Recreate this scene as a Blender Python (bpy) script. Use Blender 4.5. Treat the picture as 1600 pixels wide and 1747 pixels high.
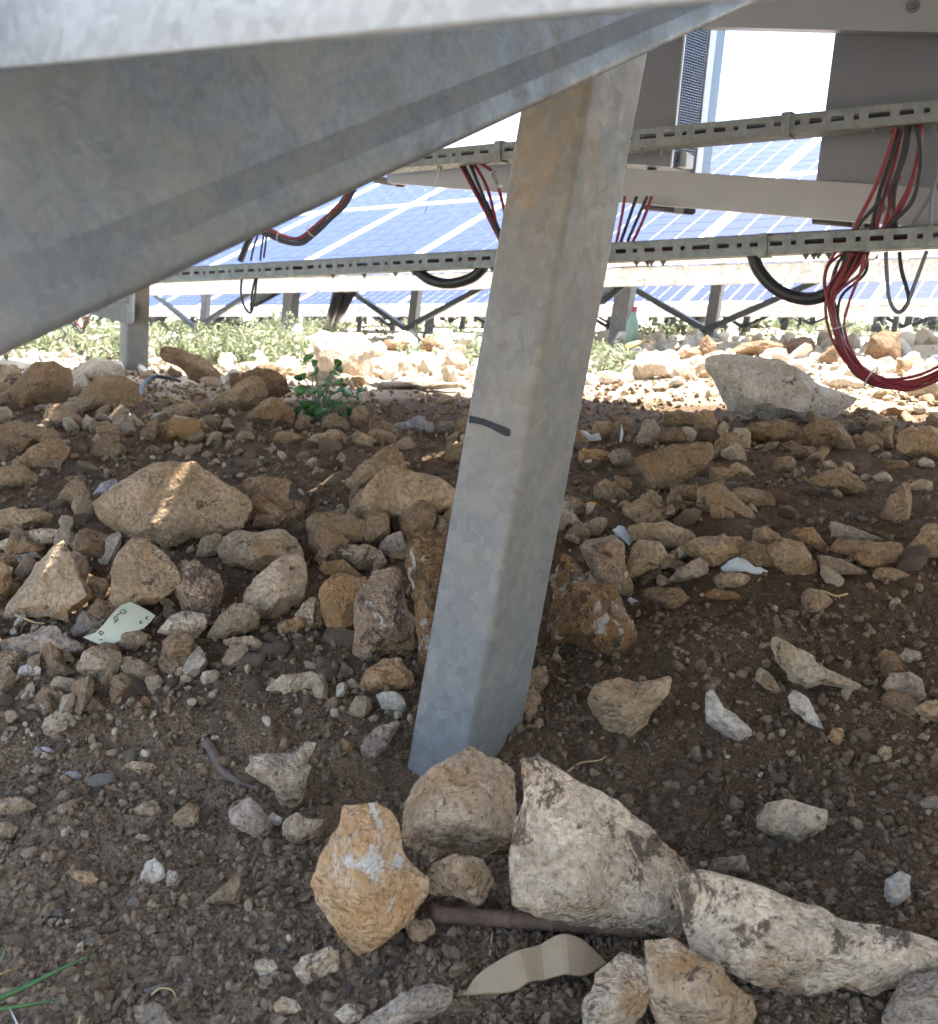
import bpy, bmesh, math, random
import numpy as np
from mathutils import Vector, Matrix

for o in list(bpy.data.objects):
    bpy.data.objects.remove(o, do_unlink=True)
SC = bpy.context.scene
COL = SC.collection
R = math.radians

# ------------------------------------------------------------------ camera, sky, sun, exposure
F = 1700.0                                   # focal length in photo pixels (photo 1600 x 1747)
CX, CY = 800.0, 873.5
PITCH = math.atan((CY - 540.0) / F)
CAM = np.array([0.0, 0.0, 0.5])
cam = bpy.data.cameras.new('camera')
cam.sensor_fit = 'HORIZONTAL'; cam.sensor_width = 36.0; cam.lens = 36.0 * F / 1600.0
cam.clip_start = 0.02; cam.clip_end = 1500.0
cam.dof.use_dof = True; cam.dof.focus_distance = 1.3; cam.dof.aperture_fstop = 16.0
camo = bpy.data.objects.new('camera', cam); COL.objects.link(camo)
camo.location = CAM; camo.rotation_euler = (math.pi / 2 - PITCH, 0, 0)
SC.camera = camo

SUN = Vector((0.27, 0.18, 0.945)).normalized()   # direction towards the sun
sun_el = math.asin(SUN.z); sun_az = math.atan2(SUN.x, SUN.y)
w = bpy.data.worlds.new('World'); SC.world = w; w.use_nodes = True
nt = w.node_tree; nt.nodes.clear()
sky = nt.nodes.new('ShaderNodeTexSky'); sky.sky_type = 'NISHITA'; sky.sun_disc = False
sky.sun_elevation = sun_el; sky.sun_rotation = sun_az; sky.air_density = 1.0; sky.dust_density = 1.6
bg = nt.nodes.new('ShaderNodeBackground'); bg.inputs['Strength'].default_value = 0.13
wo = nt.nodes.new('ShaderNodeOutputWorld')
nt.links.new(sky.outputs[0], bg.inputs[0]); nt.links.new(bg.outputs[0], wo.inputs[0])
sl = bpy.data.lights.new('sun', 'SUN'); sl.energy = 4.5; sl.angle = R(0.53); sl.color = (1.0, 0.95, 0.87)
so = bpy.data.objects.new('sun', sl); COL.objects.link(so)
so.rotation_euler = SUN.to_track_quat('Z', 'Y').to_euler(); so.location = (0, 0, 20)
vs = SC.view_settings
vs.view_transform = 'Standard'; vs.look = 'None'; vs.exposure = 2.65; vs.gamma = 1.0; vs.use_curve_mapping = False
SC.render.engine = 'CYCLES'
SC.cycles.use_denoising = True
SC.cycles.max_bounces = 5; SC.cycles.diffuse_bounces = 3; SC.cycles.glossy_bounces = 2
SC.cycles.use_adaptive_sampling = True; SC.cycles.adaptive_threshold = 0.03; SC.cycles.adaptive_min_samples = 16

# ------------------------------------------------------------------ geometry of the place
rng = np.random.default_rng(7)
RT = np.array([1.0, 0, 0]); UPV = np.array([0, math.sin(PITCH), math.cos(PITCH)]); FW = np.array([0, math.cos(PITCH), -math.sin(PITCH)])
ROW = R(55)                                  # the rows of tables run 55 degrees left of the view
UH = np.array([math.cos(ROW), math.sin(ROW), 0.0])     # up-slope (across the rows)
VH = np.array([-math.sin(ROW), math.cos(ROW), 0.0])    # along the rows, to the left
def uv(u, v, z): return UH * u + VH * v + np.array([0, 0, z])
def ray(px, py):
    return (px - CX) / F * RT + (CY - py) / F * UPV + FW
def at_u(px, py, u):
    d = ray(px, py); return CAM + d * ((u - CAM @ UH) / (d @ UH))
def at_v(px, py, v):
    d = ray(px, py); return CAM + d * ((v - CAM @ VH) / (d @ VH))
def at_y(px, py, y):
    d = ray(px, py); return CAM + d * (y / d[1])

_perm = np.random.default_rng(3).permutation(256); _perm = np.concatenate([_perm, _perm, _perm])
_grad = np.random.default_rng(4).normal(size=(256, 3)); _grad /= np.linalg.norm(_grad, axis=1)[:, None]
def pn(P):
    P = np.asarray(P, float); I = np.floor(P).astype(int); f = P - I; I &= 255
    s = f * f * f * (f * (f * 6 - 15) + 10); out = 0
    for dx in (0, 1):
        wx = s[:, 0] if dx else 1 - s[:, 0]
        for dy in (0, 1):
            wy = s[:, 1] if dy else 1 - s[:, 1]
            for dz in (0, 1):
                wz = s[:, 2] if dz else 1 - s[:, 2]
                h = _perm[_perm[_perm[(I[:, 0] + dx) & 255] + ((I[:, 1] + dy) & 255)] + ((I[:, 2] + dz) & 255)]
                out = out + wx * wy * wz * np.sum(_grad[h] * (f - np.array([dx, dy, dz])), axis=1)
    return out
_gy = [-400, -3, 0.0, .5, .67, 1.0, 1.3, 1.6, 2.0, 2.7, 3.7, 4.8, 5.8, 8, 12, 20, 60, 900]
_gz = [-.15, -.12, -.07, -.05, -.03, 0, .08, .17, .20, .235, .25, .295, .325, .305, .28, .28, .30, .28]
def ground0(X, Y):
    X = np.asarray(X, float); Y = np.asarray(Y, float)
    z = np.interp(Y, _gy, _gz)
    P = np.stack([X, Y, np.zeros_like(X)], 1)
    near = np.clip(1.4 - Y / 8, 0, 1)
    z = z + near * (.022 * pn(P * 2.3 + 9.1) + .012 * pn(P * 5.1 + 3.3))
    z = z - .035 * np.exp(-(((X + .03) / .10) ** 2 + ((Y - .99) / .07) ** 2))
    z = z + .028 * np.exp(-(((X - .30) / .13) ** 2 + ((Y - 1.24) / .08) ** 2))
    z = z - .035 * np.exp(-(((X - .22) / .14) ** 2 + ((Y - .93) / .10) ** 2))
    return z
_ts = np.geomspace(0.4, 400, 260)
def hit(px, py):
    d = ray(px, py); P = CAM + d[None] * _ts[:, None]
    below = P[:, 2] < ground0(P[:, 0], P[:, 1])
    i = int(np.argmax(below)) if below.any() else len(_ts) - 1
    t0, t1 = _ts[max(i - 1, 0)], _ts[i]
    tt = np.linspace(t0, t1, 40); P = CAM + d[None] * tt[:, None]
    return CAM + d * tt[int(np.argmax(P[:, 2] < ground0(P[:, 0], P[:, 1])))] if below.any() else CAM + d * t1

# ------------------------------------------------------------------ object helpers
ORG = {}
def mesh_np(name, V, faces, smooth=True):
    me = bpy.data.meshes.new(name)
    V = np.asarray(V, float)
    if isinstance(faces, np.ndarray):
        n = faces.shape[1]
        me.vertices.add(len(V)); me.vertices.foreach_set('co', V.ravel())
        me.loops.add(faces.size); me.loops.foreach_set('vertex_index', faces.ravel().astype(np.int32))
        me.polygons.add(len(faces)); me.polygons.foreach_set('loop_start', (np.arange(len(faces)) * n).astype(np.int32))
        me.polygons.foreach_set('loop_total', np.full(len(faces), n, np.int32))
        me.update(calc_edges=True)
    else:
        me.from_pydata(V.tolist(), [], [list(f) for f in faces]); me.update()
    me.polygons.foreach_set('use_smooth', np.full(len(me.polygons), bool(smooth)))
    me.validate()
    return me
def setp(o, label=None, cat=None, group=None, kind=None):
    if label: o['label'] = label
    if cat: o['category'] = cat
    if group: o['group'] = group
    if kind: o['kind'] = kind
    return o
def thing(name, label, cat, loc, group=None):
    o = bpy.data.objects.new(name, None); COL.objects.link(o); o.empty_display_size = .05
    o.location = Vector(loc); ORG[o] = np.array(loc, float)
    return setp(o, label, cat, group)
def obj(name, V, faces, mat, parent=None, smooth=False, origin=None):
    V = np.asarray(V, float)
    if parent is not None: org = ORG[parent]
    else: org = np.array(origin if origin is not None else (0, 0, 0), float)
    me = mesh_np(name, V - org, faces, smooth)
    if mat: me.materials.append(mat)
    o = bpy.data.objects.new(name, me); COL.objects.link(o); ORG[o] = org
    if parent is not None: o.parent = parent
    else: o.location = Vector(org)
    return o
def join(*parts):
    V, Fs, n = [], [], 0
    for v, f in parts:
        V.append(np.asarray(v, float)); Fs += [[i + n for i in q] for q in f]; n += len(v)
    return np.concatenate(V), Fs
def nrm(a): a = np.asarray(a, float); return a / np.linalg.norm(a)
BOXF = [(0, 1, 3, 2), (4, 6, 7, 5), (0, 4, 5, 1), (2, 3, 7, 6), (0, 2, 6, 4), (1, 5, 7, 3)]
def obox(c, ax, ay, az):          # centre and three half-axes
    c = np.asarray(c, float)
    V = [c + sx * np.asarray(ax) + sy * np.asarray(ay) + sz * np.asarray(az) for sx in (-1, 1) for sy in (-1, 1) for sz in (-1, 1)]
    return np.array(V), BOXF
def bar(p0, p1, w_, h_, up=(0, 0, 1)):
    p0 = np.asarray(p0, float); p1 = np.asarray(p1, float); d = p1 - p0; L = np.linalg.norm(d); d /= L
    s = nrm(np.cross(d, up)); t = np.cross(s, d)
    return obox((p0 + p1) / 2, d * L / 2, s * w_ / 2, t * h_ / 2)
def spline(P, n=8):
    P = np.asarray(P, float); Q = np.concatenate([[2 * P[0] - P[1]], P, [2 * P[-1] - P[-2]]]); out = []
    for i in range(1, len(Q) - 2):
        a, b, c, d = Q[i - 1], Q[i], Q[i + 1], Q[i + 2]
        for t in np.linspace(0, 1, n, endpoint=False):
            out.append(.5 * (2 * b + (c - a) * t + (2 * a - 5 * b + 4 * c - d) * t * t + (3 * b - a - 3 * c + d) * t ** 3))
    out.append(P[-1]); return np.array(out)
def tube(P, r, sides=8):
    P = np.asarray(P, float); n = len(P); r = np.broadcast_to(r, (n,)); T = np.gradient(P, axis=0)
    T /= np.linalg.norm(T, axis=1)[:, None]; V = []; ref = np.array([.3, .2, .93])
    if abs(T[0] @ ref) > .95: ref = np.array([1., 0, 0])
    a = nrm(np.cross(T[0], ref))
    for i in range(n):
        a = nrm(a - T[i] * (a @ T[i])); b = np.cross(T[i], a)
        for k in range(sides):
            q = 2 * math.pi * k / sides; V.append(P[i] + r[i] * (math.cos(q) * a + math.sin(q) * b))
    Fs = [(i * sides + k, i * sides + (k + 1) % sides, (i + 1) * sides + (k + 1) % sides, (i + 1) * sides + k) for i in range(n - 1) for k in range(sides)]
    Fs += [tuple(range(sides))[::-1], tuple(range((n - 1) * sides, n * sides))]
    return np.array(V), Fs
def strip_profile(pts, rad, t, seg=6):        # a bent sheet: polyline with rounded bends and thickness t, closed outline
    pts = [np.array(p, float) for p in pts]; C = [pts[0]]
    for i in range(1, len(pts) - 1):
        a, b, c = pts[i - 1], pts[i], pts[i + 1]; d0 = nrm(a - b); d1 = nrm(c - b)
        ang = math.acos(np.clip(d0 @ d1, -1, 1)); cut = min(rad / math.tan(ang / 2), .45 * np.linalg.norm(a - b), .45 * np.linalg.norm(c - b))
        s, e = b + d0 * cut, b + d1 * cut
        for k in range(seg + 1):
            q = k / seg; C.append((1 - q) ** 2 * s + 2 * q * (1 - q) * b + q * q * e)
    C.append(pts[-1]); C = np.array(C); T = np.gradient(C, axis=0); T /= np.linalg.norm(T, axis=1)[:, None]
    N = np.stack([-T[:, 1], T[:, 0]], 1)
    return np.concatenate([C + N * t / 2, (C - N * t / 2)[::-1]])
def sweep(prof, p0, p1, ax, ay, seg=1):
    prof = np.asarray(prof); n = len(prof); p0 = np.asarray(p0, float); p1 = np.asarray(p1, float); V = []
    for k in range(seg + 1):
        c = p0 + (p1 - p0) * k / seg
        V.append(c + prof[:, :1] * np.asarray(ax)[None] + prof[:, 1:] * np.asarray(ay)[None])
    Fs = [(k * n + i, k * n + (i + 1) % n, (k + 1) * n + (i + 1) % n, (k + 1) * n + i) for k in range(seg) for i in range(n)]
    h = n // 2                                  # end caps as quads across the sheet
    for b in (0, seg * n):
        Fs += [(b + i, b + n - 1 - i, b + n - 2 - i, b + i + 1) for i in range(h - 1)]
    return np.concatenate(V), Fs
def smooth_by_angle(o, deg=35):
    me = o.data; bm = bmesh.new(); bm.from_mesh(me); bmesh.ops.recalc_face_normals(bm, faces=bm.faces)
    for e in bm.edges:
        if len(e.link_faces) == 2: e.smooth = e.calc_face_angle(0) < R(deg)
    for f in bm.faces: f.smooth = True
    bm.to_mesh(me); bm.free()

# ------------------------------------------------------------------ materials
class N:
    def __init__(s, name):
        s.m = bpy.data.materials.new(name); s.m.use_nodes = True; s.t = s.m.node_tree; s.t.nodes.clear()
        s.out = s.t.nodes.new('ShaderNodeOutputMaterial'); s.b = s.t.nodes.new('ShaderNodeBsdfPrincipled')
        s.t.links.new(s.b.outputs[0], s.out.inputs[0]); s.co = None
    def n(s, typ, **kw):
        x = s.t.nodes.new('ShaderNode' + typ)
        for k, v in kw.items():
            if k in ('ins',):
                for a, b in v.items(): s.put(x.inputs[a], b)
            else: setattr(x, k, v)
        return x
    def put(s, sock, v):
        if hasattr(v, 'links') or hasattr(v, 'is_linked'): s.t.links.new(v, sock)
        elif hasattr(v, 'outputs'): s.t.links.new(v.outputs[0], sock)
        else:
            if isinstance(v, (tuple, list)) and len(v) == 3 and sock.type == 'RGBA': v = (*v, 1)
            sock.default_value = v
    def coord(s, rand=True):
        if s.co is None:
            tc = s.n('TexCoord'); s.co = tc.outputs['Object']
            if rand:
                oi = s.n('ObjectInfo'); m = s.n('Math', operation='MULTIPLY', ins={0: oi.outputs['Random'], 1: 37.0})
                v = s.n('VectorMath', operation='ADD', ins={0: s.co}); s.t.links.new(m.outputs[0], v.inputs[1]); s.co = v.outputs[0]
        return s.co
    def noise(s, scale, detail=4, rough=.6, dist=0., vec=None):
        x = s.n('TexNoise', ins={'Scale': scale, 'Detail': detail, 'Roughness': rough, 'Distortion': dist})
        s.t.links.new(vec or s.coord(), x.inputs['Vector']); return x.outputs['Fac']
    def vor(s, scale, feature='F1', out='Distance', vec=None, rnd=1.):
        x = s.n('TexVoronoi', feature=feature, ins={'Scale': scale, 'Randomness': rnd}); s.t.links.new(vec or s.coord(), x.inputs['Vector']); return x.outputs[out]
    def ramp(s, fac, a, b, ca=0., cb=1.):
        x = s.n('MapRange', ins={0: fac, 1: a, 2: b, 3: ca, 4: cb}); x.clamp = True; return x.outputs[0]
    def mix(s, fac, a, b, mode='MIX'):
        x = s.n('MixRGB', blend_type=mode, ins={0: fac, 1: a, 2: b}); return x.outputs[0]
    def math(s, op, a, b=0.): return s.n('Math', operation=op, ins={0: a, 1: b}).outputs[0]
    def fin(s, color, rough=.8, metal=0., bump=None, bs=.4, bd=.01, spec=.3):
        s.put(s.b.inputs['Base Color'], color); s.put(s.b.inputs['Roughness'], rough); s.put(s.b.inputs['Metallic'], metal)
        s.put(s.b.inputs['Specular IOR Level'], spec)
        if bump is not None:
            x = s.n('Bump', ins={'Strength': bs, 'Distance': bd, 'Height': bump}); s.t.links.new(x.outputs[0], s.b.inputs['Normal'])
        return s.m
def plain(name, col, rough=.6, metal=0., var=.12, scale=30, spec=.3, bump=.15):
    s = N(name); f = s.noise(scale, 4); c2 = tuple(min(1, c * (1 + 2 * var)) for c in col); c1 = tuple(c * (1 - 2 * var) for c in col)
    return s.fin(s.mix(f, c1, c2), rough, metal, s.noise(scale * 4, 3), bump, .002, spec)
def stone_mat(name, c1, c2, stain=(.36, .20, .085), sa=.0, dirt=.0, white=.0, pit=.5, scale=1., dark=.90):
    s = N(name); c1, c2 = (tuple(c * dark * k for c, k in zip(q, (1.07, .965, .87))) for q in (c1, c2))
    def shift(x): return s.n('VectorMath', operation='ADD', ins={0: s.coord(), 1: x}).outputs[0]
    big = s.noise(8 * scale, 4, .68, .6); fine = s.noise(150 * scale, 3, .6)
    oi = s.n('ObjectInfo')
    col = s.mix(s.ramp(big, .36, .64), tuple(c * .80 for c in c1), tuple(min(.8, c * 1.08) for c in c2))
    mott = s.noise(30 * scale, 5, .68, .4, vec=shift((8.8, 4.4, 6.1)))
    col = s.mix(s.ramp(mott, .40, .60, .0, .50), col, tuple(c * .60 for c in c1))
    col = s.mix(s.ramp(fine, .47, .62, .0, .55), col, tuple(c * .48 for c in c1))
    col = s.mix(s.ramp(fine, .42, .34, .0, .35), col, tuple(min(.8, c * 1.25) for c in c2))
    if sa > 0:
        st = s.noise(10 * scale, 4, .7, .9, vec=shift((3.1, 7.7, 1.3)))
        col = s.mix(s.ramp(st, .60 - .28 * sa, .76 - .25 * sa, 0, .85), col, stain)
    if white > 0:
        wn = s.noise(15 * scale, 4, .7, 1.2, vec=shift((13.1, 2.7, 5.3)))
        col = s.mix(s.ramp(wn, .64 - .25 * white, .68 - .2 * white, 0, .9), col, (.56, .53, .48))
    if dirt > 0:
        dn = s.noise(19 * scale, 5, .82, .5, vec=shift((23.1, 12.7, 9.3)))
        col = s.mix(s.ramp(dn, .69 - .3 * dirt, .735 - .28 * dirt, 0, .85), col, (.085, .056, .038))
    pits = s.ramp(s.noise(190 * scale, 2, .5), .63, .71, 0, pit * .75)
    col = s.mix(pits, col, (.10, .068, .042))
    # every stone a little lighter, darker, warmer than the next
    col = s.mix(1.0, col, s.mix(oi.outputs['Random'], (.76, .72, .67), (1.12, 1.09, 1.06)), 'MULTIPLY')
    h = s.math('SUBTRACT', s.math('ADD', s.math('MULTIPLY', mott, 1.3), s.math('MULTIPLY', fine, .5)), s.math('MULTIPLY', pits, .3))
    return s.fin(col, .9, 0, h, 1.0, .014, .2)
M = {}
M['cream'] = stone_mat('limestone_cream', (.46, .37, .26), (.56, .47, .36), sa=.30, dirt=.3)
M['beige'] = stone_mat('limestone_beige', (.56, .43, .29), (.62, .51, .38), sa=.35, dirt=.15, pit=.8)
M['pale'] = stone_mat('limestone_pale', (.60, .51, .385), (.68, .60, .49), sa=.22, dirt=.5)
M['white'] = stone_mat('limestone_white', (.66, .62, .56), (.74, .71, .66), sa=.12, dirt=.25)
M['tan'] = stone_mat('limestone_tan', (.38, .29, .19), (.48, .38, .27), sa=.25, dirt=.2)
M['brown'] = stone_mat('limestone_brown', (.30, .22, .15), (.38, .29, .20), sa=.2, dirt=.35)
M['orange'] = stone_mat('limestone_orange', (.56, .37, .21), (.64, .49, .33), stain=(.46, .25, .10), sa=.42, white=.34, dirt=.1)
M['chalk'] = stone_mat('limestone_chalk', (.66, .65, .64), (.76, .75, .74), sa=.10, dirt=.3, dark=1.1)
M['rust'] = stone_mat('limestone_rust', (.42, .27, .14), (.50, .37, .23), sa=.4, dirt=.25)
M['grey'] = stone_mat('limestone_grey', (.36, .31, .26), (.46, .40, .34), sa=.1, dirt=.25)
M['bluish'] = stone_mat('limestone_bluish', (.42, .44, .50), (.56, .57, .62), dirt=.15)
M['conglomerate'] = stone_mat('conglomerate', (.30, .18, .085), (.42, .30, .18), sa=.5, white=.3, dirt=.55, pit=.9, scale=1.4)
M['porous'] = stone_mat('porous_limestone', (.34, .26, .19), (.44, .35, .27), sa=.15, dirt=.5, white=.15, pit=.9, scale=1.3)
def soil_mat():
    s = N('soil'); co = s.coord(False)
    big = s.noise(3.2, 5, .6); med = s.noise(24, 5, .65); fine = s.noise(260, 3, .6)
    col = s.mix(s.ramp(big, .35, .65), (.150, .092, .049), (.165, .093, .044))
    col = s.mix(s.ramp(med, .3, .75), col, (.112, .078, .052))
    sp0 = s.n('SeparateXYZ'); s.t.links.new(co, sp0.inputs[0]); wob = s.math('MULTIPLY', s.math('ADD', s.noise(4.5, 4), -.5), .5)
    dry = s.math('MULTIPLY', s.ramp(s.math('ADD', sp0.outputs['Y'], wob), 1.30, .95), s.ramp(s.math('ADD', sp0.outputs['X'], wob), .10, -.05, .35, 1.))  # soil paler nearby: brighter light put into the colour, plus real dryness
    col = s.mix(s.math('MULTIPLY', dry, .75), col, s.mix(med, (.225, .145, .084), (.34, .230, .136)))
    grit = s.vor(140, 'F1', 'Distance'); sel = s.n('TexWhiteNoise', noise_dimensions='3D')
    s.t.links.new(s.vor(140, 'F1', 'Position'), sel.inputs['Vector'])
    g = s.math('MULTIPLY', s.ramp(sel.outputs['Value'], .90, .91), s.ramp(grit, .0025, .0015))
    col = s.mix(g, col, (.46, .37, .25))
    col = s.mix(s.ramp(fine, .46, .60, 0, .55), col, (.055, .038, .026))
    # dusty pale rubble ground in the lane between the tables
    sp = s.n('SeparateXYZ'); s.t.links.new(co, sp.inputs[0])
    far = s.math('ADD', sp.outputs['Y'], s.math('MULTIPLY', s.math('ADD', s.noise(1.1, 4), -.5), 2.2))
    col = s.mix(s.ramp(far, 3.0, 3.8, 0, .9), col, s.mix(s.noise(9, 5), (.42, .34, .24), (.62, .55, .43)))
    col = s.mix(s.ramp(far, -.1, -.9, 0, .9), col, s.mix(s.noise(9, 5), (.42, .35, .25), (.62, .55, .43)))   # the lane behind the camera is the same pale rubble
    h = s.math('ADD', s.math('MULTIPLY', med, .8), s.math('ADD', s.math('MULTIPLY', fine, .5), s.math('MULTIPLY', s.noise(85, 4, .6), .7)))
    return s.fin(col, .95, 0, h, .9, .012, .15)
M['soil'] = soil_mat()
def tint_mat(name, a, b, c, lit_dust=None):
    s = N(name); at = s.n('Attribute', attribute_name='tint'); f = at.outputs['Fac']
    col = s.mix(s.ramp(f, 0, .6), a, b); col = s.mix(s.ramp(f, .7, 1), col, c)
    if lit_dust:
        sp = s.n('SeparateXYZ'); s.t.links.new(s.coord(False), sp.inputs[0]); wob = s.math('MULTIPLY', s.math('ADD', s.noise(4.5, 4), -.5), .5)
        dry = s.math('MULTIPLY', s.ramp(s.math('ADD', sp.outputs['Y'], wob), 1.30, .95), s.ramp(s.math('ADD', sp.outputs['X'], wob), .10, -.05, .35, 1.))  # near crumbs lightened alike: painted-in light together with dry soil
        col = s.mix(s.math('MULTIPLY', dry, .7), col, s.mix(f, tuple(x * .72 for x in lit_dust), tuple(x * 1.08 for x in lit_dust)))
    col = s.mix(s.ramp(s.noise(220, 3, .6), .42, .62, 0, .5), col, tuple(x * .55 for x in a))
    return s.fin(col, .93, 0, s.noise(260, 3, .7), .6, .004, .15)
M['coarse'] = stone_mat('rubble_limestone', (.36, .27, .18), (.50, .40, .29), sa=.3, dirt=.3)
M['lane'] = tint_mat('lane_rubble', (.42, .36, .28), (.56, .51, .43), (.68, .65, .60))
M['crumb'] = tint_mat('soil_crumbs', (.15, .102, .064), (.21, .142, .089), (.30, .215, .14), lit_dust=(.28, .186, .110))
M['gravel'] = tint_mat('gravel', (.25, .17, .105), (.37, .275, .175), (.54, .455, .345))
def galv(name, base=(.235, .238, .228), warm=.5, rust=0., rough=.5, metal=.22, spang=55, scratch=.18, grime=.6):
    s = N(name); co = s.coord(False)
    sp = s.n('TexVoronoi', feature='F1', ins={'Scale': spang}); s.t.links.new(s.n('VectorMath', operation='ADD', ins={0: co, 1: s.n('VectorMath', operation='SCALE', ins={0: s.n('TexNoise', ins={'Scale': 30., 'Vector': co}).outputs['Color'], 'Scale': .03}).outputs[0]}).outputs[0], sp.inputs['Vector'])
    bw = s.n('RGBToBW', ins={0: sp.outputs['Color']})
    col = s.mix(s.ramp(bw.outputs[0], .1, .9), tuple(c * .82 for c in base), tuple(min(1, c * 1.10) for c in base))
    col = s.mix(s.ramp(s.noise(9, 5, .7, .7), .44, .64, 0, warm), col, (.30, .25, .175))
    col = s.mix(s.ramp(s.noise(38, 5, .75), .48, .68, 0, grime), col, (.15, .145, .13))
    if rust:
        m = s.n('Mapping', ins={'Scale': (9., 9., 3.2)}); s.t.links.new(co, m.inputs['Vector'])
        r_ = s.noise(1.0, 8, .75, .7, vec=m.outputs[0])
        sx = s.n('SeparateXYZ'); s.t.links.new(co, sx.inputs[0])
        band = s.math('MULTIPLY', s.ramp(sx.outputs['Z'], .50, .60), s.ramp(sx.outputs['Z'], .74, .66))
        col = s.mix(s.math('MULTIPLY', s.ramp(r_, .47, .64, 0, rust), band), col, (.36, .21, .075))
    scr = s.n('Mapping', ins={'Scale': (500., 500., 12.), 'Rotation': (.35, .2, .0)}); s.t.links.new(co, scr.inputs['Vector'])
    sc = s.ramp(s.noise(1.0, 2, .5, vec=scr.outputs[0]), .66, .72, 0, scratch)
    col = s.mix(sc, col, (.42, .42, .41))
    rg = s.ramp(s.noise(35, 5, .7), .3, .7, rough - .08, rough + .14)
    return s.fin(col, rg, metal, s.noise(70, 5, .65), .12, .004, .5)
M['galv_post'] = galv('galvanised_post', base=(.170, .170, .162), metal=.12, rough=.6, warm=.32, rust=.5, spang=85)
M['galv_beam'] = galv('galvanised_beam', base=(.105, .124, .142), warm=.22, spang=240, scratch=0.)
M['galv_purlin'] = galv('galvanised_purlin', base=(.36, .44, .54), warm=.0, scratch=0., grime=.06, spang=240, rough=.4, metal=.1)  # pale bluish base colour stands for sun and sky light on the edge angle
M['galv_far'] = galv('galvanised_far', base=(.15, .16, .17), warm=.15, spang=40)  # base colour darkened to carry the shade under the far tables
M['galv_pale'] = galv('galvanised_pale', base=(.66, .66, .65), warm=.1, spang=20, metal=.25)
M['tray'] = galv('tray_zinc', base=(.195, .228, .245), warm=.08, spang=60, metal=.5)
M['alu'] = plain('mill_aluminium', (.29, .305, .325), .45, .5, .05, 12, .5, .05)
M['shaded_steel'] = plain('shaded_strut_steel', (.075, .085, .095), .5, .4, .1, 20, .4)  # darkness of the braces is shade put into the base colour
M['inverter_back'] = plain('inverter_sheet', (.15, .163, .185), .42, .35, .05, 6, .5, .03)
M['inverter_side'] = plain('inverter_grey', (.50, .54, .60), .45, .1, .04, 10, .4, .03)
M['inverter_blue'] = plain('inverter_blue', (.035, .08, .17), .4, .0, .05, 10, .5, .03)
M['inverter_dark'] = plain('inverter_grille', (.05, .06, .085), .5, .3, .1, 60, .4)
M['inverter_mesh'] = plain('inverter_mesh', (.085, .105, .15), .45, .4, .1, 60, .4)
M['black_rubber'] = plain('black_rubber', (.022, .024, .030), .45, 0, .1, 40, .5)
M['red_cable'] = plain('red_cable', (.19, .012, .022), .42, 0, .12, 40, .5, .05)
M['black_cable'] = plain('black_cable', (.024, .027, .036), .6, 0, .12, 40, .5, .05)
M['grey_cable'] = plain('grey_cable', (.13, .15, .18), .45, 0, .12, 40, .5, .05)
M['white_plastic'] = plain('white_plastic', (.46, .47, .47), .5, 0, .12, 30, .4, .2)
M['clear_plastic'] = plain('crinkled_plastic', (.60, .65, .72), .25, 0, .12, 60, .6, .5)
M['yellow_plastic'] = plain('yellow_plastic', (.68, .32, .02), .5, 0, .06, 30)
M['bottle_green'] = plain('bottle_green', (.12, .20, .15), .35, 0, .1, 30, .5)
M['paper'] = plain('paper', (.52, .49, .34), .85, 0, .05, 40, .2)
M['ink'] = plain('ink', (.10, .10, .10), .8, 0, .1, 60)
M['marker'] = plain('black_marker', (.012, .012, .014), .55, 0, .25, 90)
M['cardboard'] = plain('cardboard', (.36, .258, .155), .9, 0, .10, 26, .1, .5)
M['cardboard_dark'] = plain('cardboard_fold', (.34, .26, .185), .9, 0, .06, 18, .1, .3)
M['rebar'] = plain('rusty_steel', (.135, .078, .048), .85, .1, .4, 45, .3, .9)
M['twig'] = plain('twig', (.15, .11, .085), .9, 0, .2, 60, .1, .6)
M['straw'] = plain('dry_straw', (.48, .35, .16), .8, 0, .15, 60, .1)
M['grass'] = plain('grass_blade', (.085, .17, .060), .5, 0, .15, 60, .3)
M['leaf'] = plain('leaf', (.07, .18, .045), .5, 0, .2, 60, .35)
M['stem'] = plain('stem', (.16, .20, .13), .7, 0, .15, 60)
M['concrete'] = plain('concrete', (.48, .44, .38), .9, 0, .1, 25, .2, .5)
M['frame'] = plain('panel_frame', (.70, .71, .72), .4, .35, .04, 20, .5, .02)
M['backsheet'] = plain('panel_backsheet', (.78, .79, .80), .5, 0, .02, 10, .4, .0)
M['cell'] = plain('solar_cell', (.019, .023, .086), .30, .0, .22, 5, .5, .0)
def weed_mat(name, a, b):
    s = N(name); at = s.n('Attribute', attribute_name='tint'); col = s.mix(at.outputs['Fac'], a, b)
    s.put(s.b.inputs['Base Color'], col); s.b.inputs['Roughness'].default_value = .7
    tr = s.n('BsdfTranslucent'); s.put(tr.inputs['Color'], col); mx = s.n('MixShader', ins={0: .35})
    s.t.links.new(s.b.outputs[0], mx.inputs[1]); s.t.links.new(tr.outputs[0], mx.inputs[2]); s.t.links.new(mx.outputs[0], s.out.inputs[0])
    return s.m
M['weed'] = weed_mat('weeds', (.07, .115, .045), (.38, .40, .26))

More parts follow.
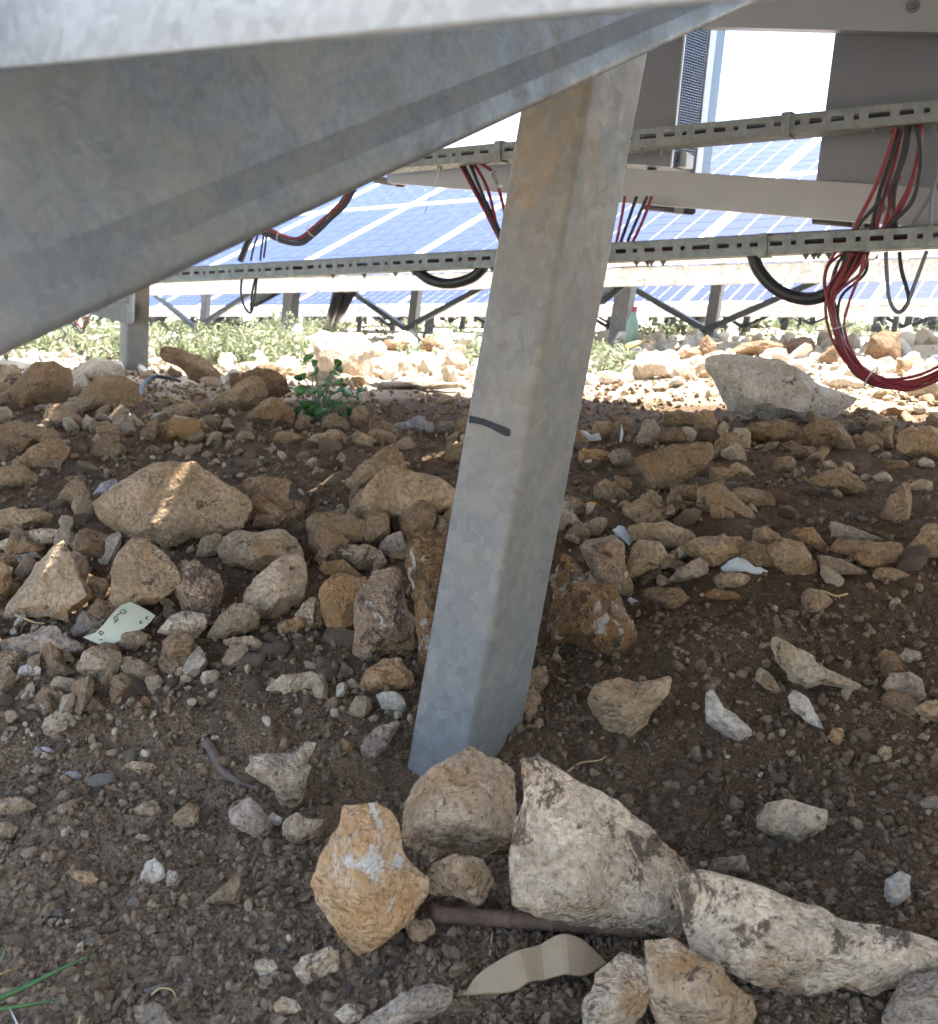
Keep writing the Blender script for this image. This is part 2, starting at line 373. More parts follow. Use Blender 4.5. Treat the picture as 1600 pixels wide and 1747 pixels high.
# ------------------------------------------------------------------ ground: one sheet to the horizon
def relief(X, Y):
    X = np.asarray(X, float); Y = np.asarray(Y, float); D = np.hypot(X, Y); P = np.stack([X, Y, ground0(X, Y)], 1)
    fade = np.clip(1.6 - D / 4.5, 0, 1) * np.clip(D / .4, 0, 1)
    dz = .020 * (np.abs(pn(P * 11 + 2)) - .2) + .014 * (np.abs(pn(P * 27 + 5)) * -1 + .2) + .009 * (np.abs(pn(P * 62 + 8)) * -1 + .2) + .004 * pn(P * 120)
    dz2 = np.clip((D - 3) / 3, 0, 1) * (.05 * pn(P * 1.1) + .03 * pn(P * 3.3)) * np.clip(1.5 - D / 40, 0, 1)
    return dz * fade + dz2
def build_ground():
    az = np.concatenate([np.linspace(-180, -36, 40, endpoint=False), np.linspace(-34, 34, 470), np.linspace(36, 180, 41)[1:-1]])
    rr = np.concatenate([np.geomspace(.05, .5, 14, endpoint=False), np.geomspace(.5, 6.0, 480, endpoint=False), np.geomspace(6, 900, 90)])
    A, D = np.meshgrid(np.radians(az), rr, indexing='ij'); X = (D * np.sin(A)).ravel(); Y = (D * np.cos(A)).ravel()
    V = np.stack([X, Y, ground0(X, Y) + relief(X, Y)], 1)
    na, nr = len(az), len(rr); i, j = np.meshgrid(np.arange(na), np.arange(nr - 1), indexing='ij'); i2 = (i + 1) % na
    Fs = np.stack([i * nr + j, i2 * nr + j, i2 * nr + j + 1, i * nr + j + 1], -1).reshape(-1, 4)[:, ::-1]
    
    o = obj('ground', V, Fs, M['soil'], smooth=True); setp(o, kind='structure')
build_ground()

# ------------------------------------------------------------------ the near solar table (beam, post, purlin, panels overhead)
SL, DR = .39, .12                            # rise up-slope, rise along the row
def roof(u, v): return .742 + SL * (u - .3) + DR * (v - .5)
near = thing('solar_table', 'nearest solar table of galvanised steel, its sloping beam and leaning post filling the foreground', 'solar table', hit(805, 1330), 'solar tables in rows')
# rafter: a sigma-shaped rolled beam, seen from the camera side
VB = .43
b0 = at_v(0, 610, VB); b1 = at_v(1000, 140, VB)
bd = (b1 - b0) / ((b1 - b0) @ UH)            # per metre of u
def beam_at(u): return b0 + bd * (u - b0 @ UH)
prof = strip_profile([(-.055, .030), (-.055, .004), (-.000, .000), (.0, .020), (-.003, .038), (-.003, .164), (.0, .180), (.0, .200), (-.055, .200), (-.055, .170)], .007, .003)
V, Fs = sweep(prof * np.array([-1, 1]), beam_at(.02), beam_at(3.15), VH, np.array([0, 0, 1.0]), 40)
o = obj('rafter', V, Fs, M['galv_beam'], near); smooth_by_angle(o, 50)
# purlin at the low edge
q0 = at_u(0, 118, .225); q1 = at_u(1000, 20, .225)
vd = (q1 - q0) / ((q1 - q0) @ VH)
def pur_at(v, du=0., dz=0.): return q0 + vd * (v - q0 @ VH) + UH * du + np.array([0, 0, dz])
pp = strip_profile([(.05, .016), (.05, 0), (0, 0), (0, .10), (.05, .10), (.05, .084)], .012, .0028, 8)
pe = np.array([(.003 * math.cos(t), .003 + .003 * math.sin(t)) for t in np.linspace(-math.pi, 0, 7)] + [(.003, .096), (.045, .096), (.045, .1), (-.003, .1)])
pe = strip_profile([(0, .0), (0, .10), (.05, .10)], .008, .007, 6)
V, Fs = sweep(pe, pur_at(-2.2), pur_at(.41), UH, np.array([0, 0, 1.0]), 30)
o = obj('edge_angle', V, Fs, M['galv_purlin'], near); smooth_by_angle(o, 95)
for uu in (1.55, 1.95, 3.15):                # further purlins carry the panels, out of sight above
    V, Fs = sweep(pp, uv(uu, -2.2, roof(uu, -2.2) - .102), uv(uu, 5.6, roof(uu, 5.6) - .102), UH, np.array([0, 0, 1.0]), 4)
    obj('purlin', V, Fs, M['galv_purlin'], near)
# driven post, a C section leaning to the right
pb = at_y(790, 1330, 1.00); pt = at_y(1012, 100, 1.050)
pb = pb + (pb - pt) * .22                    # into the ground
ax_v = nrm(VH + np.array([0, 0, .10])); ax_u = nrm(UH)
pprof = strip_profile([(.028, .104), (.0, .104), (.0, .104), (.074, .104)][:1] + [(.074, .078), (.074, .108), (.0, .108), (.0, .0), (.074, .0), (.074, .028)], .010, .005, 7)
pprof = strip_profile([(.074, .080), (.074, .0), (.0, .0), (.0, .110), (.030, .110)], .0075, .005, 8)
V, Fs = sweep(pprof, pb, pt + (pt - pb) * .10, ax_v, ax_u, 60)
post = obj('post', V, Fs, M['galv_post'], near); smooth_by_angle(post, 50)
post['label'] = 'leaning galvanised post with rust stains and a black marker stroke'
# the marker stroke, laid on the left face
def on_post_left(px, py, lift=.0030):
    d = ray(px, py); n = nrm(np.cross(ax_v, pt - pb)); n = n if n @ FW < 0 else -n
    p0 = pb + n * (.0025 + lift - .0025)
    return CAM + d * (((p0 - CAM) @ n) / (d @ n)), n
mk_t = [(801, 715, 13), (812, 717, 11), (825, 720, 11), (838, 725, 12), (850, 731, 13), (862, 736, 15), (870, 739, 12)]
V = []; Fs = []
for i, (x, y, t) in enumerate(mk_t):
    a, n_ = on_post_left(x, y - t / 2); b, _ = on_post_left(x - 1, y + t / 2); V += [a, b, a + n_ * .0004, b + n_ * .0004]
    if i: k = 4 * i; Fs += [(k - 2, k - 1, k + 3, k + 2), (k - 4, k - 3, k + 1, k), (k - 4, k, k + 2, k - 2), (k - 3, k - 1, k + 3, k + 1)]
obj('marker_stroke', V, Fs, M['marker'], post)
# rear post of the next frame to the left
lb = at_u(216, 672, 2.66); lt = at_u(219, 380, 2.60)
pl = strip_profile([(-.055, .025), (-.055, .0), (.055, .0), (.055, .11), (.03, .11)], .008, .005, 5)
lv = nrm(VH * .45 - UH * .35)
V, Fs = sweep(strip_profile([(.045, .115), (.0, .115), (.0, .0), (.105, .0), (.105, .115), (.06, .115)], .010, .005, 4), lb - (lt - lb) * .15, lt, nrm([.95, -.3, 0]), nrm([-.55, .83, 0]), 8)
o = obj('post', V, Fs, M['galv_post'], near); smooth_by_angle(o, 50); o['label'] = 'distant upright galvanised post behind the stones at left'
V, Fs = bar(at_u(224, 548, 2.58), at_u(226, 470, 2.58), .022, .012, UH); pst = o
obj('bracket', V, Fs, M['tray'], pst)
# cross arm on that post, seen under the beam
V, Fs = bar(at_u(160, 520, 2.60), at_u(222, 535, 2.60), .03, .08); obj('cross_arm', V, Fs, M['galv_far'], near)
def panel_shape(c, au, av, nz, hu, hv, t=.035):
    fr = []
    for s in (-1, 1):
        fr.append(obox(c + au * s * (hu - .0175), au * .0175, av * hv, nz * t / 2))
        fr.append(obox(c + av * s * (hv - .0175), av * .0175, au * (hu - .0352), nz * t / 2))
    return join(*fr), obox(c + nz * (t / 2 - .006), au * (hu - .030), av * (hv - .030), nz * .002)
au = nrm(UH + np.array([0, 0, SL])); av = nrm(VH + np.array([0, 0, DR])); nz = np.cross(au, av); nz = nz if nz[2] > 0 else -nz
GAP_V = 1.105
for k in range(-4, 6):
    for r_ in (0, 1):
        uc = .27 + .75 + r_ * 1.49; vc = GAP_V + .506 + k * .9985 + (0 if k >= 0 else -.0135) + (.012 if k >= 1 else 0)
        c = uv(uc, vc, roof(uc, vc) + .02)
        fr, sh = panel_shape(c, au, av, nz, .805, .506)
        p = obj('panel', fr[0], fr[1], M['frame'], near)
        obj('backsheet', sh[0], sh[1], M['backsheet'], p)

# ------------------------------------------------------------------ rows of tables beyond
def table(k, u0, zlow, v0, v1, label, cells_single, frames):
    lo = uv(u0, (v0 + v1) / 2, 0); T = thing('solar_table', label, 'solar table', uv(u0 + .55, frames[0], float(np.interp((uv(u0 + .55, frames[0], 0))[1], _gy, _gz))), 'solar tables in rows')
    S = .404; A = nrm(UH + np.array([0, 0, S])); nzv = np.cross(A, VH); nzv = nzv if nzv[2] > 0 else -nzv
    def P(u, v, dz=0.): return uv(u, v, zlow + S * (u - u0) + dz)
    # low purlin (pale C face), inner purlins
    prof = strip_profile([(.05, .02), (.05, 0), (0, 0), (0, .105), (.05, .105), (.05, .085)], .006, .003, 3)
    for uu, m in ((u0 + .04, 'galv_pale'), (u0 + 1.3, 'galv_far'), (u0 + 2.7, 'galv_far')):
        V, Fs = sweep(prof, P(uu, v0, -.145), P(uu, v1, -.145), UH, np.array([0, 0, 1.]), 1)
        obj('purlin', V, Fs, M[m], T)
    for v in frames:
        V, Fs = sweep(strip_profile([(-.03, 0), (.03, 0), (.03, .12), (-.03, .12)], .005, .004, 2), P(u0 + .1, v, -.27), P(u0 + 3.0, v, -.27), VH, np.array([0, 0, 1.]))
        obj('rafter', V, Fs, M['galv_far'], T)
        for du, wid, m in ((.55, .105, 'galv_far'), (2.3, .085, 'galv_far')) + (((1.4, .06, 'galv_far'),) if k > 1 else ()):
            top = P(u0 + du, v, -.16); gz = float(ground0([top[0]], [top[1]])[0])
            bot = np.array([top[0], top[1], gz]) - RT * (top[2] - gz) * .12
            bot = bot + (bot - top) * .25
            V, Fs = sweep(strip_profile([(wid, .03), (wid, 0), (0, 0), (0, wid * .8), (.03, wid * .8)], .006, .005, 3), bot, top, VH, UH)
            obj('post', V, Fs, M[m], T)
            if du > 2:
                for s in (1, -1):
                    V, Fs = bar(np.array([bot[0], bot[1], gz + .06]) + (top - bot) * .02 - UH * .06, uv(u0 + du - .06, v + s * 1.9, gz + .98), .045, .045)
                    obj('brace', V, Fs, M['shaded_steel'], T)
    # panels
    W, L = .992, 1.56; nv = int((v1 - v0) / 1.012); rest = []; single = 0; panels = []
    for r_ in (0, 1):
        for i in range(nv):
            vc = v0 + .506 + i * 1.012; uc = u0 + (.78 + r_ * 1.575) * math.cos(math.atan(S)); c = P(uc, vc, .0)
            fr, sh = panel_shape(c, A, VH, nzv, L / 2, W / 2, .04)
            p = obj('panel', fr[0], fr[1], M['frame'], T); obj('backsheet', sh[0], sh[1], M['backsheet'], p)
            panels.append((r_, i, c, p))
    cellme = None
    for r_, i, c, p in panels:
        indiv = (r_, i) in cells_single
        for a in range(10):
            for b in range(6):
                cc = c + A * (-.69 + a * .1535) + VH * (-.395 + b * .158) + nzv * .0185
                g = np.array([cc + A * sa * .0738 + VH * sb * .0752 for sa, sb in ((-1, -1), (1, -1), (1, 1), (-1, 1))])
                if indiv:
                    if cellme is None:
                        V, Fs = obox((0, 0, 0), A * .0738, VH * .0752, nzv * .0006); cellme = mesh_np('cell', V, Fs, False); cellme.materials.append(M['cell'])
                    o = bpy.data.objects.new('cell', cellme); COL.objects.link(o); o.parent = p; o.location = Vector(cc - ORG[p])
                else: rest.append(g)
    if rest:
        V = np.concatenate(rest); o = obj('cell', V, np.arange(len(V)).reshape(-1, 4), M['cell'], T); o['kind'] = 'stuff'
    return T
table(1, 5.3, .80, .25, 9.4, 'pale solar table facing the camera just beyond the cable trays', {(0, 2), (0, 3), (0, 4), (0, 5), (0, 1)}, (2.83, 5.78, 8.73))
table(2, 10.6, .63, 1.5, 19.8, 'second solar table, glimpsed low beneath the edge of the one before it', set(), tuple(2.5 + 1.97 * i for i in range(9)))
table(3, 15.9, .62, 2.5, 27.0, 'third solar table, a thin far band of posts and blue panels', set(), tuple(3.2 + 1.97 * i for i in range(12)))
table(4, 21.2, .62, 3.5, 35.0, 'farthest solar table, its posts tiny against bright ground', set(), tuple(4. + 2.95 * i for i in range(10)))

# ------------------------------------------------------------------ cable trays
def tray(label, pl, pr, slots_from, uT, clamps, bolts, hgt=.042):
    """pl, pr: pixel of the top edge of the slotted face at its left and right end"""
    a = at_u(pl[0], pl[1], uT); b = at_u(pr[0], pr[1], uT); d = nrm(b - a); L = np.linalg.norm(b - a); Z = np.array([0, 0, 1.]); Z = nrm(Z - d * (Z @ d)); D = nrm(np.cross(Z, d)); D = D if D @ UH > 0 else -D
    T = thing('cable_tray', label, 'cable tray', (a + b) / 2 - Z * hgt, 'slotted cable trays')
    # slotted side
    bits = []; h0, h1 = hgt * .30, hgt * .56
    bits.append(obox((a + b) / 2 - Z * h0 / 2 , d * L / 2, D * .001, Z * h0 / 2))
    bits.append(obox((a + b) / 2 - Z * (hgt + h1) / 2, d * L / 2, D * .001, Z * (hgt - h1) / 2))
    x = 0.; seq = [.030, .012, .030, .030, .012, .046]; i = 0
    while x < L:
        g = .021; e = min(x + g, L); bits.append(obox(a + d * (x + e) / 2 - Z * (h0 + h1) / 2, d * (e - x) / 2, D * .001, Z * (h1 - h0) / 2))
        x += g + seq[i % 6]; i += 1
    bits.append(obox((a + b) / 2 + D * .006, d * L / 2, D * .006, Z * .0012))                       # rolled top edge
    V, Fs = join(*bits); obj('slotted_side', V, Fs, M['tray'], T)
    # perforated underside: strips with slots between
    bits = []; w_ = .075; nst = 5
    for k in range(nst + 1):
        bits.append(obox((a + b) / 2 - Z * hgt + D * (w_ * k / nst), d * L / 2, D * .0045, Z * .001))
    x = 0.; k = 0
    while x < L:
        for q in range(nst):
            off = .018 * (q % 2); bits.append(obox(a + d * min(x + off, L) - Z * hgt + D * (w_ * (q + .5) / nst), d * .005, D * .0043, Z * .0008))
        x += .036
    V, Fs = join(*bits); o = obj('perforated_base', V, Fs, M['tray'], T)
    V, Fs = obox((a + b) / 2 - Z * (hgt * .5) + Z * .006 + D * w_, d * L / 2, D * .001, Z * (hgt * .5 + .006)); obj('far_side', V, Fs, M['tray'], T)
    # cables lying inside
    for j in range(8):
        n_ = 14; pts = [a + d * (L * t / (n_ - 1)) - Z * (hgt - .010 - .009 * (j % 3) + .002 * math.sin(t * 2.3 + j)) + D * (.012 + .0085 * j + .002 * math.sin(t * 1.7 + 2 * j)) for t in range(n_)]
        V, Fs = tube(pts, .0038, 6); o = obj('laid_cable', V, Fs, M['red_cable'] if j % 2 else M['black_cable'], T, smooth=True)
    for px in clamps:
        t = (px - pl[0]) / (pr[0] - pl[0]); c = at_u(px, pl[1] + (pr[1] - pl[1]) * t, uT)
        V, Fs = join(obox(c - Z * hgt * .5 - D * .003, d * .011, D * .0025, Z * (hgt * .62)), obox(c - Z * hgt * 1.12 + D * .02, d * .011, D * .02, Z * .002), obox(c + Z * hgt * .12 + D * .02, d * .011, D * .02, Z * .002))
        obj('clamp', V, Fs, M['tray'], T)
    for px, off in bolts:
        t = (px - pl[0]) / (pr[0] - pl[0]); c = at_u(px, pl[1] + (pr[1] - pl[1]) * t, uT) - Z * hgt + D * off
        V, Fs = join(tube([c + Z * .004, c - Z * .014], .0035, 6), tube([c - Z * .001, c - Z * .008], .0075, 6), tube([c - Z * .001, c - Z * .0025], .0105, 10))
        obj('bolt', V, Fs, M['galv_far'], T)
    return T
tray('lower slotted cable tray running behind the leaning post', (240, 462), (1660, 383), 0, 2.5, (1302,), ((560, .02), (600, .06), (660, .04), (695, .03), (830, .03), (848, .06), (1078, .03), (1092, .05), (1104, .03), (1116, .06), (1368, .04), (1380, .05), (1392, .03), (1404, .06)), .044)
tray('upper slotted cable tray passing in front of the grey inverter cabinets', (560, 273), (1660, 165), 0, 2.5, (850, 1342), ((740, .03), (1092, .02), (1110, .06), (1490, .03), (1512, .05), (1535, .03)), .044)

# ------------------------------------------------------------------ inverter rails and cabinets
def rail(label, corners, uR, dep, mat, bolts):
    """corners: TL, TR, BR, BL pixels of the face towards the camera"""
    P4 = [at_u(x, y, uR) for x, y in corners]; back = [p + UH * dep for p in P4]
    T = thing('mounting_rail', label, 'rail', P4[3], 'inverter mounting rails')
    lip = [p + UH * .004 for p in P4]
    V, Fs = join((np.array(P4 + lip), [(0, 1, 2, 3), (4, 7, 6, 5), (0, 4, 5, 1), (3, 2, 6, 7), (0, 3, 7, 4), (1, 5, 6, 2)]))
    obj('web', V, Fs, M[mat], T)
    n = nrm(P4[1] - P4[0])
    for a, b, s in ((P4[0], P4[1], 1), (P4[3], P4[2], 1)):
        V, Fs = join((np.array([a + UH * .005, b + UH * .005, b + UH * dep, a + UH * dep] + [q + np.array([0, 0, .003]) for q in (a + UH * .005, b + UH * .005, b + UH * dep, a + UH * dep)]), [(0, 1, 2, 3), (4, 7, 6, 5), (0, 4, 5, 1), (3, 2, 6, 7), (0, 3, 7, 4), (1, 5, 6, 2)]))
        obj('flange', V, Fs, M[mat], T)
    for bx, by in bolts:
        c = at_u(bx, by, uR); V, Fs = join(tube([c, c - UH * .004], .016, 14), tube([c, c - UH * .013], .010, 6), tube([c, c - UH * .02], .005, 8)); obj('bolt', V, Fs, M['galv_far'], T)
rail('lower aluminium rail sloping down to the right behind the post', [(660, 262), (1700, 330), (1700, 398), (660, 312)], 2.68, .04, 'alu', ((1500, 355),))
rail('upper aluminium rail along the top right corner', [(1130, -28), (1700, -10), (1700, 58), (1130, 44)], 2.68, .04, 'alu', ((1557, 10),))
def prism(P4, ext, lift=0.):
    P4 = [np.asarray(p) for p in P4]; Q = [p + ext for p in P4]
    return np.array(P4 + Q), [(0, 1, 2, 3), (4, 7, 6, 5), (0, 4, 5, 1), (3, 2, 6, 7), (0, 3, 7, 4), (1, 5, 6, 2)]
UI = 2.74
def cabinet(label, cs):
    P4 = [at_u(x, y, UI) for x, y in cs]
    T = thing('inverter_cabinet', label, 'inverter', P4[3], 'inverter cabinets')
    up = P4[1] - P4[2]; rt = nrm(P4[1] - P4[0])
    V, Fs = prism(P4, UH * .012); obj('back_plate', V, Fs, M['inverter_back'], T)
    def block(u0, u1, m, nm, out):
        q = [P4[0] + UH * u0, P4[1] + UH * u0 + rt * out, P4[2] + UH * u0 + rt * out, P4[3] + UH * u0]
        V, Fs = prism(q, UH * (u1 - u0)); return obj(nm, V, Fs, M[m], T)
    g = block(.013, .17, 'inverter_dark', 'grille_housing', -.004)
    bits = []
    for k in range(9):                                # upright fins behind the mesh
        f = .03 + .016 * k; bits.append(bar(P4[2] + UH * f + up * .02 - rt * .001, P4[1] + UH * f - up * .02 - rt * .001, .004, .003, UH))
    for k in range(70):                               # fine slanted mesh wires
        c = P4[2] + up * (.02 + .95 * k / 69) + rt * .002; bits.append(bar(c + UH * .016, c + UH * .166 + up * .02, .0028, .0025, up))
    V, Fs = join(*bits); obj('grille', V, Fs, M['inverter_mesh'], g)
    V, Fs = bar(P4[2] + rt * .002 + UH * .006, P4[1] + rt * .002 + UH * .006, .006, .008, UH); obj('edge_strip', V, Fs, M['inverter_side'], T)
    block(.171, .215, 'inverter_side', 'front_shell', .006)
    block(.216, .285, 'inverter_blue', 'front_cover', .004)
    for t in (.25, .5, .75):
        c = P4[3] + (P4[2] - P4[3]) * t + UH * .09; V, Fs = join(tube([c + up * .01, c - nrm(up) * .035], .014, 10), tube([c - nrm(up) * .012, c - nrm(up) * .028], .019, 6)); obj('cable_gland', V, Fs, M['black_rubber'], T, smooth=False)
    return T, P4, up, rt
cabinet('left inverter cabinet with a dark side grille and blue front cover', [(985, -60), (1178, -60), (1142, 285), (940, 270)])
T2, P4, up, rt = cabinet('right inverter cabinet, a plain dark metal back filling the corner', [(1440, -60), (1720, -60), (1680, 345), (1390, 322)])
# white junction box and drop pipe under the left cabinet
p = [at_u(x, y, 2.80) for x, y in ((1141, 246), (1172, 262), (1170, 285), (1137, 285))]
jb = thing('junction_box', 'small white box tucked below the left inverter cabinet', 'junction box', p[3])
V, Fs = prism(p, UH * .05); obj('box_body', V, Fs, M['white_plastic'], jb)
V, Fs = prism([q - UH * .004 + np.array([0, 0, .002]) for q in (p[0], p[1], p[1] * .9 + p[2] * .1, p[0] * .9 + p[3] * .1)], UH * .006); obj('lid', V, Fs, M['inverter_side'], jb)
# round handles / conduits below the lower rail
for lab, x0, y0, x1, y1, r_ in (('short black conduit stub at the left under the lower rail', 640, 306, 690, 314, .013), ('black conduit stub under the rail just right of the post', 1100, 352, 1186, 361, .011), ('dark conduit stub under the right end of the lower rail', 1388, 374, 1500, 384, .013)):
    a, b = at_u(x0, y0, 2.74), at_u(x1, y1, 2.74); T = thing('conduit_stub', lab, 'conduit', b)
    V, Fs = tube([a, a + (b - a) * .9, a + (b - a) * .97, b], [r_, r_, r_ * .85, r_ * .5], 12); o = obj('pipe', V, Fs, M['black_rubber'], T, smooth=True)
    c = a + (b - a) * .62; V, Fs = tube([c, c + (b - a) * .18], r_ * 1.12, 12); obj('collar', V, Fs, M['alu'], T)

# ------------------------------------------------------------------ cables
def cable_px(pts, u0, u1=None, jit=0.):
    u1 = u0 if u1 is None else u1; n = len(pts)
    return np.array([at_u(x, y, u0 + (u1 - u0) * i / max(1, n - 1) + jit) for i, (x, y) in enumerate(pts)])
def bundle(name, label, paths, cat='cable bundle', ties=(), group=None):
    first = paths[0][0]; T = thing(name, label, cat, cable_px([first[0]], paths[0][2])[0], group)
    for pts, r_, u, m in paths:
        V, Fs = tube(spline(cable_px(pts, u), 8), r_, 8); obj('cable', V, Fs, M[m], T, smooth=True)
    for x, y, u, rr_, dx, dy in ties:
        c = at_u(x, y, u); ax = nrm(at_u(x + dx, y + dy, u) - c); s = nrm(np.cross(ax, UH)); t = np.cross(ax, s)
        ring = [c + (math.cos(q) * s + math.sin(q) * t) * rr_ for q in np.linspace(0, 2 * math.pi, 17)]
        V, Fs = tube(ring, .0018, 5); obj('cable_tie', V, Fs, M['white_plastic'], T)
    return T
random.seed(5)
big = [(1470, 436), (1443, 462), (1418, 498), (1420, 540), (1432, 585), (1460, 628), (1508, 652), (1560, 652), (1612, 630), (1660, 590)]
paths = []
for i in range(15):
    ph = random.uniform(0, 6.28); rad = random.uniform(2, 13); tx = (i - 7) * 4.8
    pts = []
    for j, (x, y) in enumerate(big):
        sp = 1.0 if j in (1, 2, 3) else .85
        pts.append((x + math.cos(ph + j * .35) * rad * sp + (tx * (1.0, .75, .30, .12, .05, 0, 0, 0, 0, 0)[j]), y + math.sin(ph + j * .35) * rad * sp))
    pts[0] = (1440 + 3.0 * i, 430); paths.append((pts, .0036, 2.53 + .012 * math.sin(ph * 3), 'red_cable' if i % 5 in (0, 2, 4) else 'black_cable'))
paths.append(([(1425, 430), (1408, 462), (1408, 500), (1428, 560), (1450, 615), (1500, 650), (1565, 662), (1630, 625)], .0036, 2.51, 'red_cable'))
paths.append(([(1475, 430), (1466, 470), (1447, 520), (1441, 565), (1470, 625), (1530, 664), (1590, 652), (1650, 600)], .0036, 2.51, 'red_cable'))
bundle('cable_bundle', 'big loop of red and black cables sagging almost to the ground at right', paths, ties=((1438, 558, 2.53, .026, 8, 30), (1486, 642, 2.53, .026, 30, 18)))
bundle('hose', 'thick black hose looping below the lower tray at right', [([(1283, 432), (1297, 465), (1330, 497), (1378, 510), (1420, 495), (1446, 455), (1450, 425)], .0165, 2.54, 'black_rubber')], 'hose')
bundle('hose', 'short black hose loop hanging under the tray left of the post', [([(712, 462), (735, 478), (768, 484), (805, 474), (826, 455)], .0165, 2.54, 'black_rubber')], 'hose')
bundle('cable_bundle', 'red and black cables dropping between the trays in front of the right cabinet',
       [(p_, .0048, 2.52 + .008 * (i % 3), m_) for i, (p_, m_) in enumerate([
           ([(1530, 212), (1515, 260), (1490, 325), (1462, 380), (1452, 400)], 'red_cable'), ([(1537, 212), (1522, 265), (1500, 330), (1488, 385), (1485, 400)], 'black_cable'),
           ([(1541, 212), (1528, 270), (1512, 320), (1495, 385), (1490, 400)], 'red_cable'), ([(1548, 212), (1540, 260), (1524, 310), (1500, 345), (1466, 382), (1460, 400)], 'black_cable'),
           ([(1552, 214), (1545, 262), (1530, 305), (1524, 350), (1530, 395)], 'black_cable'), ([(1536, 300), (1519, 330), (1517, 355), (1505, 395)], 'red_cable'),
           ([(1562, 212), (1570, 255), (1568, 300), (1555, 345), (1522, 380), (1505, 400)], 'black_cable'), ([(1569, 212), (1568, 250), (1558, 300), (1538, 345), (1510, 385), (1500, 400)], 'red_cable'),
           ([(1572, 212), (1570, 252), (1561, 298), (1542, 345), (1520, 390)], 'red_cable')])])
bundle('cable_bundle', 'grey cables crossing near the right edge between the trays', [(p_, .0042, 2.53, 'grey_cable') for p_ in ([(1590, 210), (1600, 240), (1598, 290), (1588, 330), (1560, 378), (1550, 395)], [(1612, 220), (1604, 280), (1590, 330), (1587, 380), (1587, 395)])])
bundle('cable_bundle', 'thin dark cables hanging in a narrow loop at the far right', [(p_, .0048, 2.55, m_) for p_, m_ in (([(1511, 430), (1513, 470), (1517, 510), (1530, 532), (1546, 522), (1562, 480), (1581, 428)], 'grey_cable'), ([(1534, 430), (1538, 462), (1546, 490), (1550, 512), (1540, 530)], 'black_cable'))])
lp = [(600, 322), (582, 350), (560, 370), (538, 392), (515, 410), (488, 408), (462, 398), (440, 392)]
bundle('cable_bundle', 'tied red and black cables curving down from behind the beam at left',
       [([(x + math.cos(i * 2.1 + j * .4) * (3 + i * .7), y + math.sin(i * 2.1 + j * .4) * (3 + i * .7)) for j, (x, y) in enumerate(lp)], .0043, 2.56, ('black_cable', 'red_cable', 'black_cable')[i % 3]) for i in range(8)],
       ties=((532, 394, 2.56, .022, 20, -18), (480, 404, 2.56, .022, 20, 8)))
bundle('cable_bundle', 'dark cables rising behind the lower tray at far left', [(p_, r_, 2.6, 'black_cable') for p_, r_ in (([(432, 395), (420, 420), (410, 445)], .012), ([(440, 400), (432, 425), (428, 445)], .004), ([(450, 400), (446, 425), (444, 445)], .004), ([(455, 398), (452, 425), (450, 440)], .004))])
bundle('cable_bundle', 'thin loop of black cable dangling below the tray at left', [(p_, .0042, 2.55, 'black_cable') for p_ in ([(413, 470), (411, 500), (418, 525), (428, 533), (434, 510), (438, 475)], [(437, 470), (430, 500), (428, 530)])])
tb = bundle('cable_bundle', 'red and black cables with a white sleeve beside the post, left',
       [(p_, .0050, 2.55 + .01 * (i % 2), m_) for i, (p_, m_) in enumerate([
           ([(782, 276), (800, 310), (822, 350), (845, 395), (858, 420)], 'red_cable'), ([(788, 276), (806, 312), (828, 355), (850, 400)], 'black_cable'), ([(800, 276), (816, 315), (835, 365), (855, 410)], 'black_cable'),
           ([(806, 276), (824, 305), (837, 340), (848, 390)], 'red_cable'), ([(815, 276), (838, 292), (850, 320), (860, 360), (866, 400)], 'red_cable'), ([(802, 278), (820, 325), (846, 380), (856, 405)], 'black_cable')])])
a, b = at_u(840, 293, 2.53), at_u(853, 318, 2.53); V, Fs = tube([a, b], .0085, 10); sl_ = obj('sleeve', V, Fs, M['white_plastic'], tb, smooth=True)
bits = []
for t in (.2, .34, .5, .66, .8):
    c = a + (b - a) * t - UH * .0086; bits.append(obox(c, nrm(b - a) * .0022, nrm(np.cross(b - a, UH)) * .0045, UH * .0004))
V, Fs = join(*bits); obj('sleeve_marking', V, Fs, M['ink'], sl_)
bundle('cable_bundle', 'a few short cables slanting down just right of the post', [(p_, .0046, 2.6, m_) for p_, m_ in (([(1066, 335), (1060, 372), (1048, 430)], 'red_cable'), ([(1086, 335), (1072, 376), (1052, 432)], 'black_cable'), ([(1104, 335), (1086, 376), (1062, 432)], 'black_cable'), ([(1112, 335), (1096, 378), (1070, 432)], 'red_cable'))])
V, Fs = tube(spline(cable_px([(751, 282), (742, 312), (724, 364)], 2.5), 4), .0016, 5)
setp(obj('cable_tie_tail', V, Fs, M['white_plastic'], origin=at_u(751, 282, 2.5)), 'thin pale tie tail hanging from the upper tray left of the post', 'cable tie')
bundle('cable_bundle', 'dark red and black cables showing under the beam at far left', [(p_, .005, 2.9, m_) for p_, m_ in (([(100, 540), (128, 556), (140, 568), (150, 545), (165, 520)], 'black_cable'), ([(110, 535), (132, 552), (141, 560), (147, 540)], 'red_cable'), ([(90, 545), (112, 570), (95, 580)], 'black_cable'))])
# black pipes leaning under the next table
for i, (x0, y0, x1, y1) in enumerate(((598, 497, 566, 560), (578, 497, 556, 562))):
    a, b = at_u(x0, y0, 5.9), hit(x1, y1 + 6); a = a; V, Fs = tube([a, b + (b - a) * .05], .045, 12)
    setp(obj('black_pipe', V, Fs, M['black_rubber'], smooth=True, origin=b), ('right-hand black pipe of the leaning pair under the next table', 'left-hand black pipe of the leaning pair under the next table')[i], 'pipe')

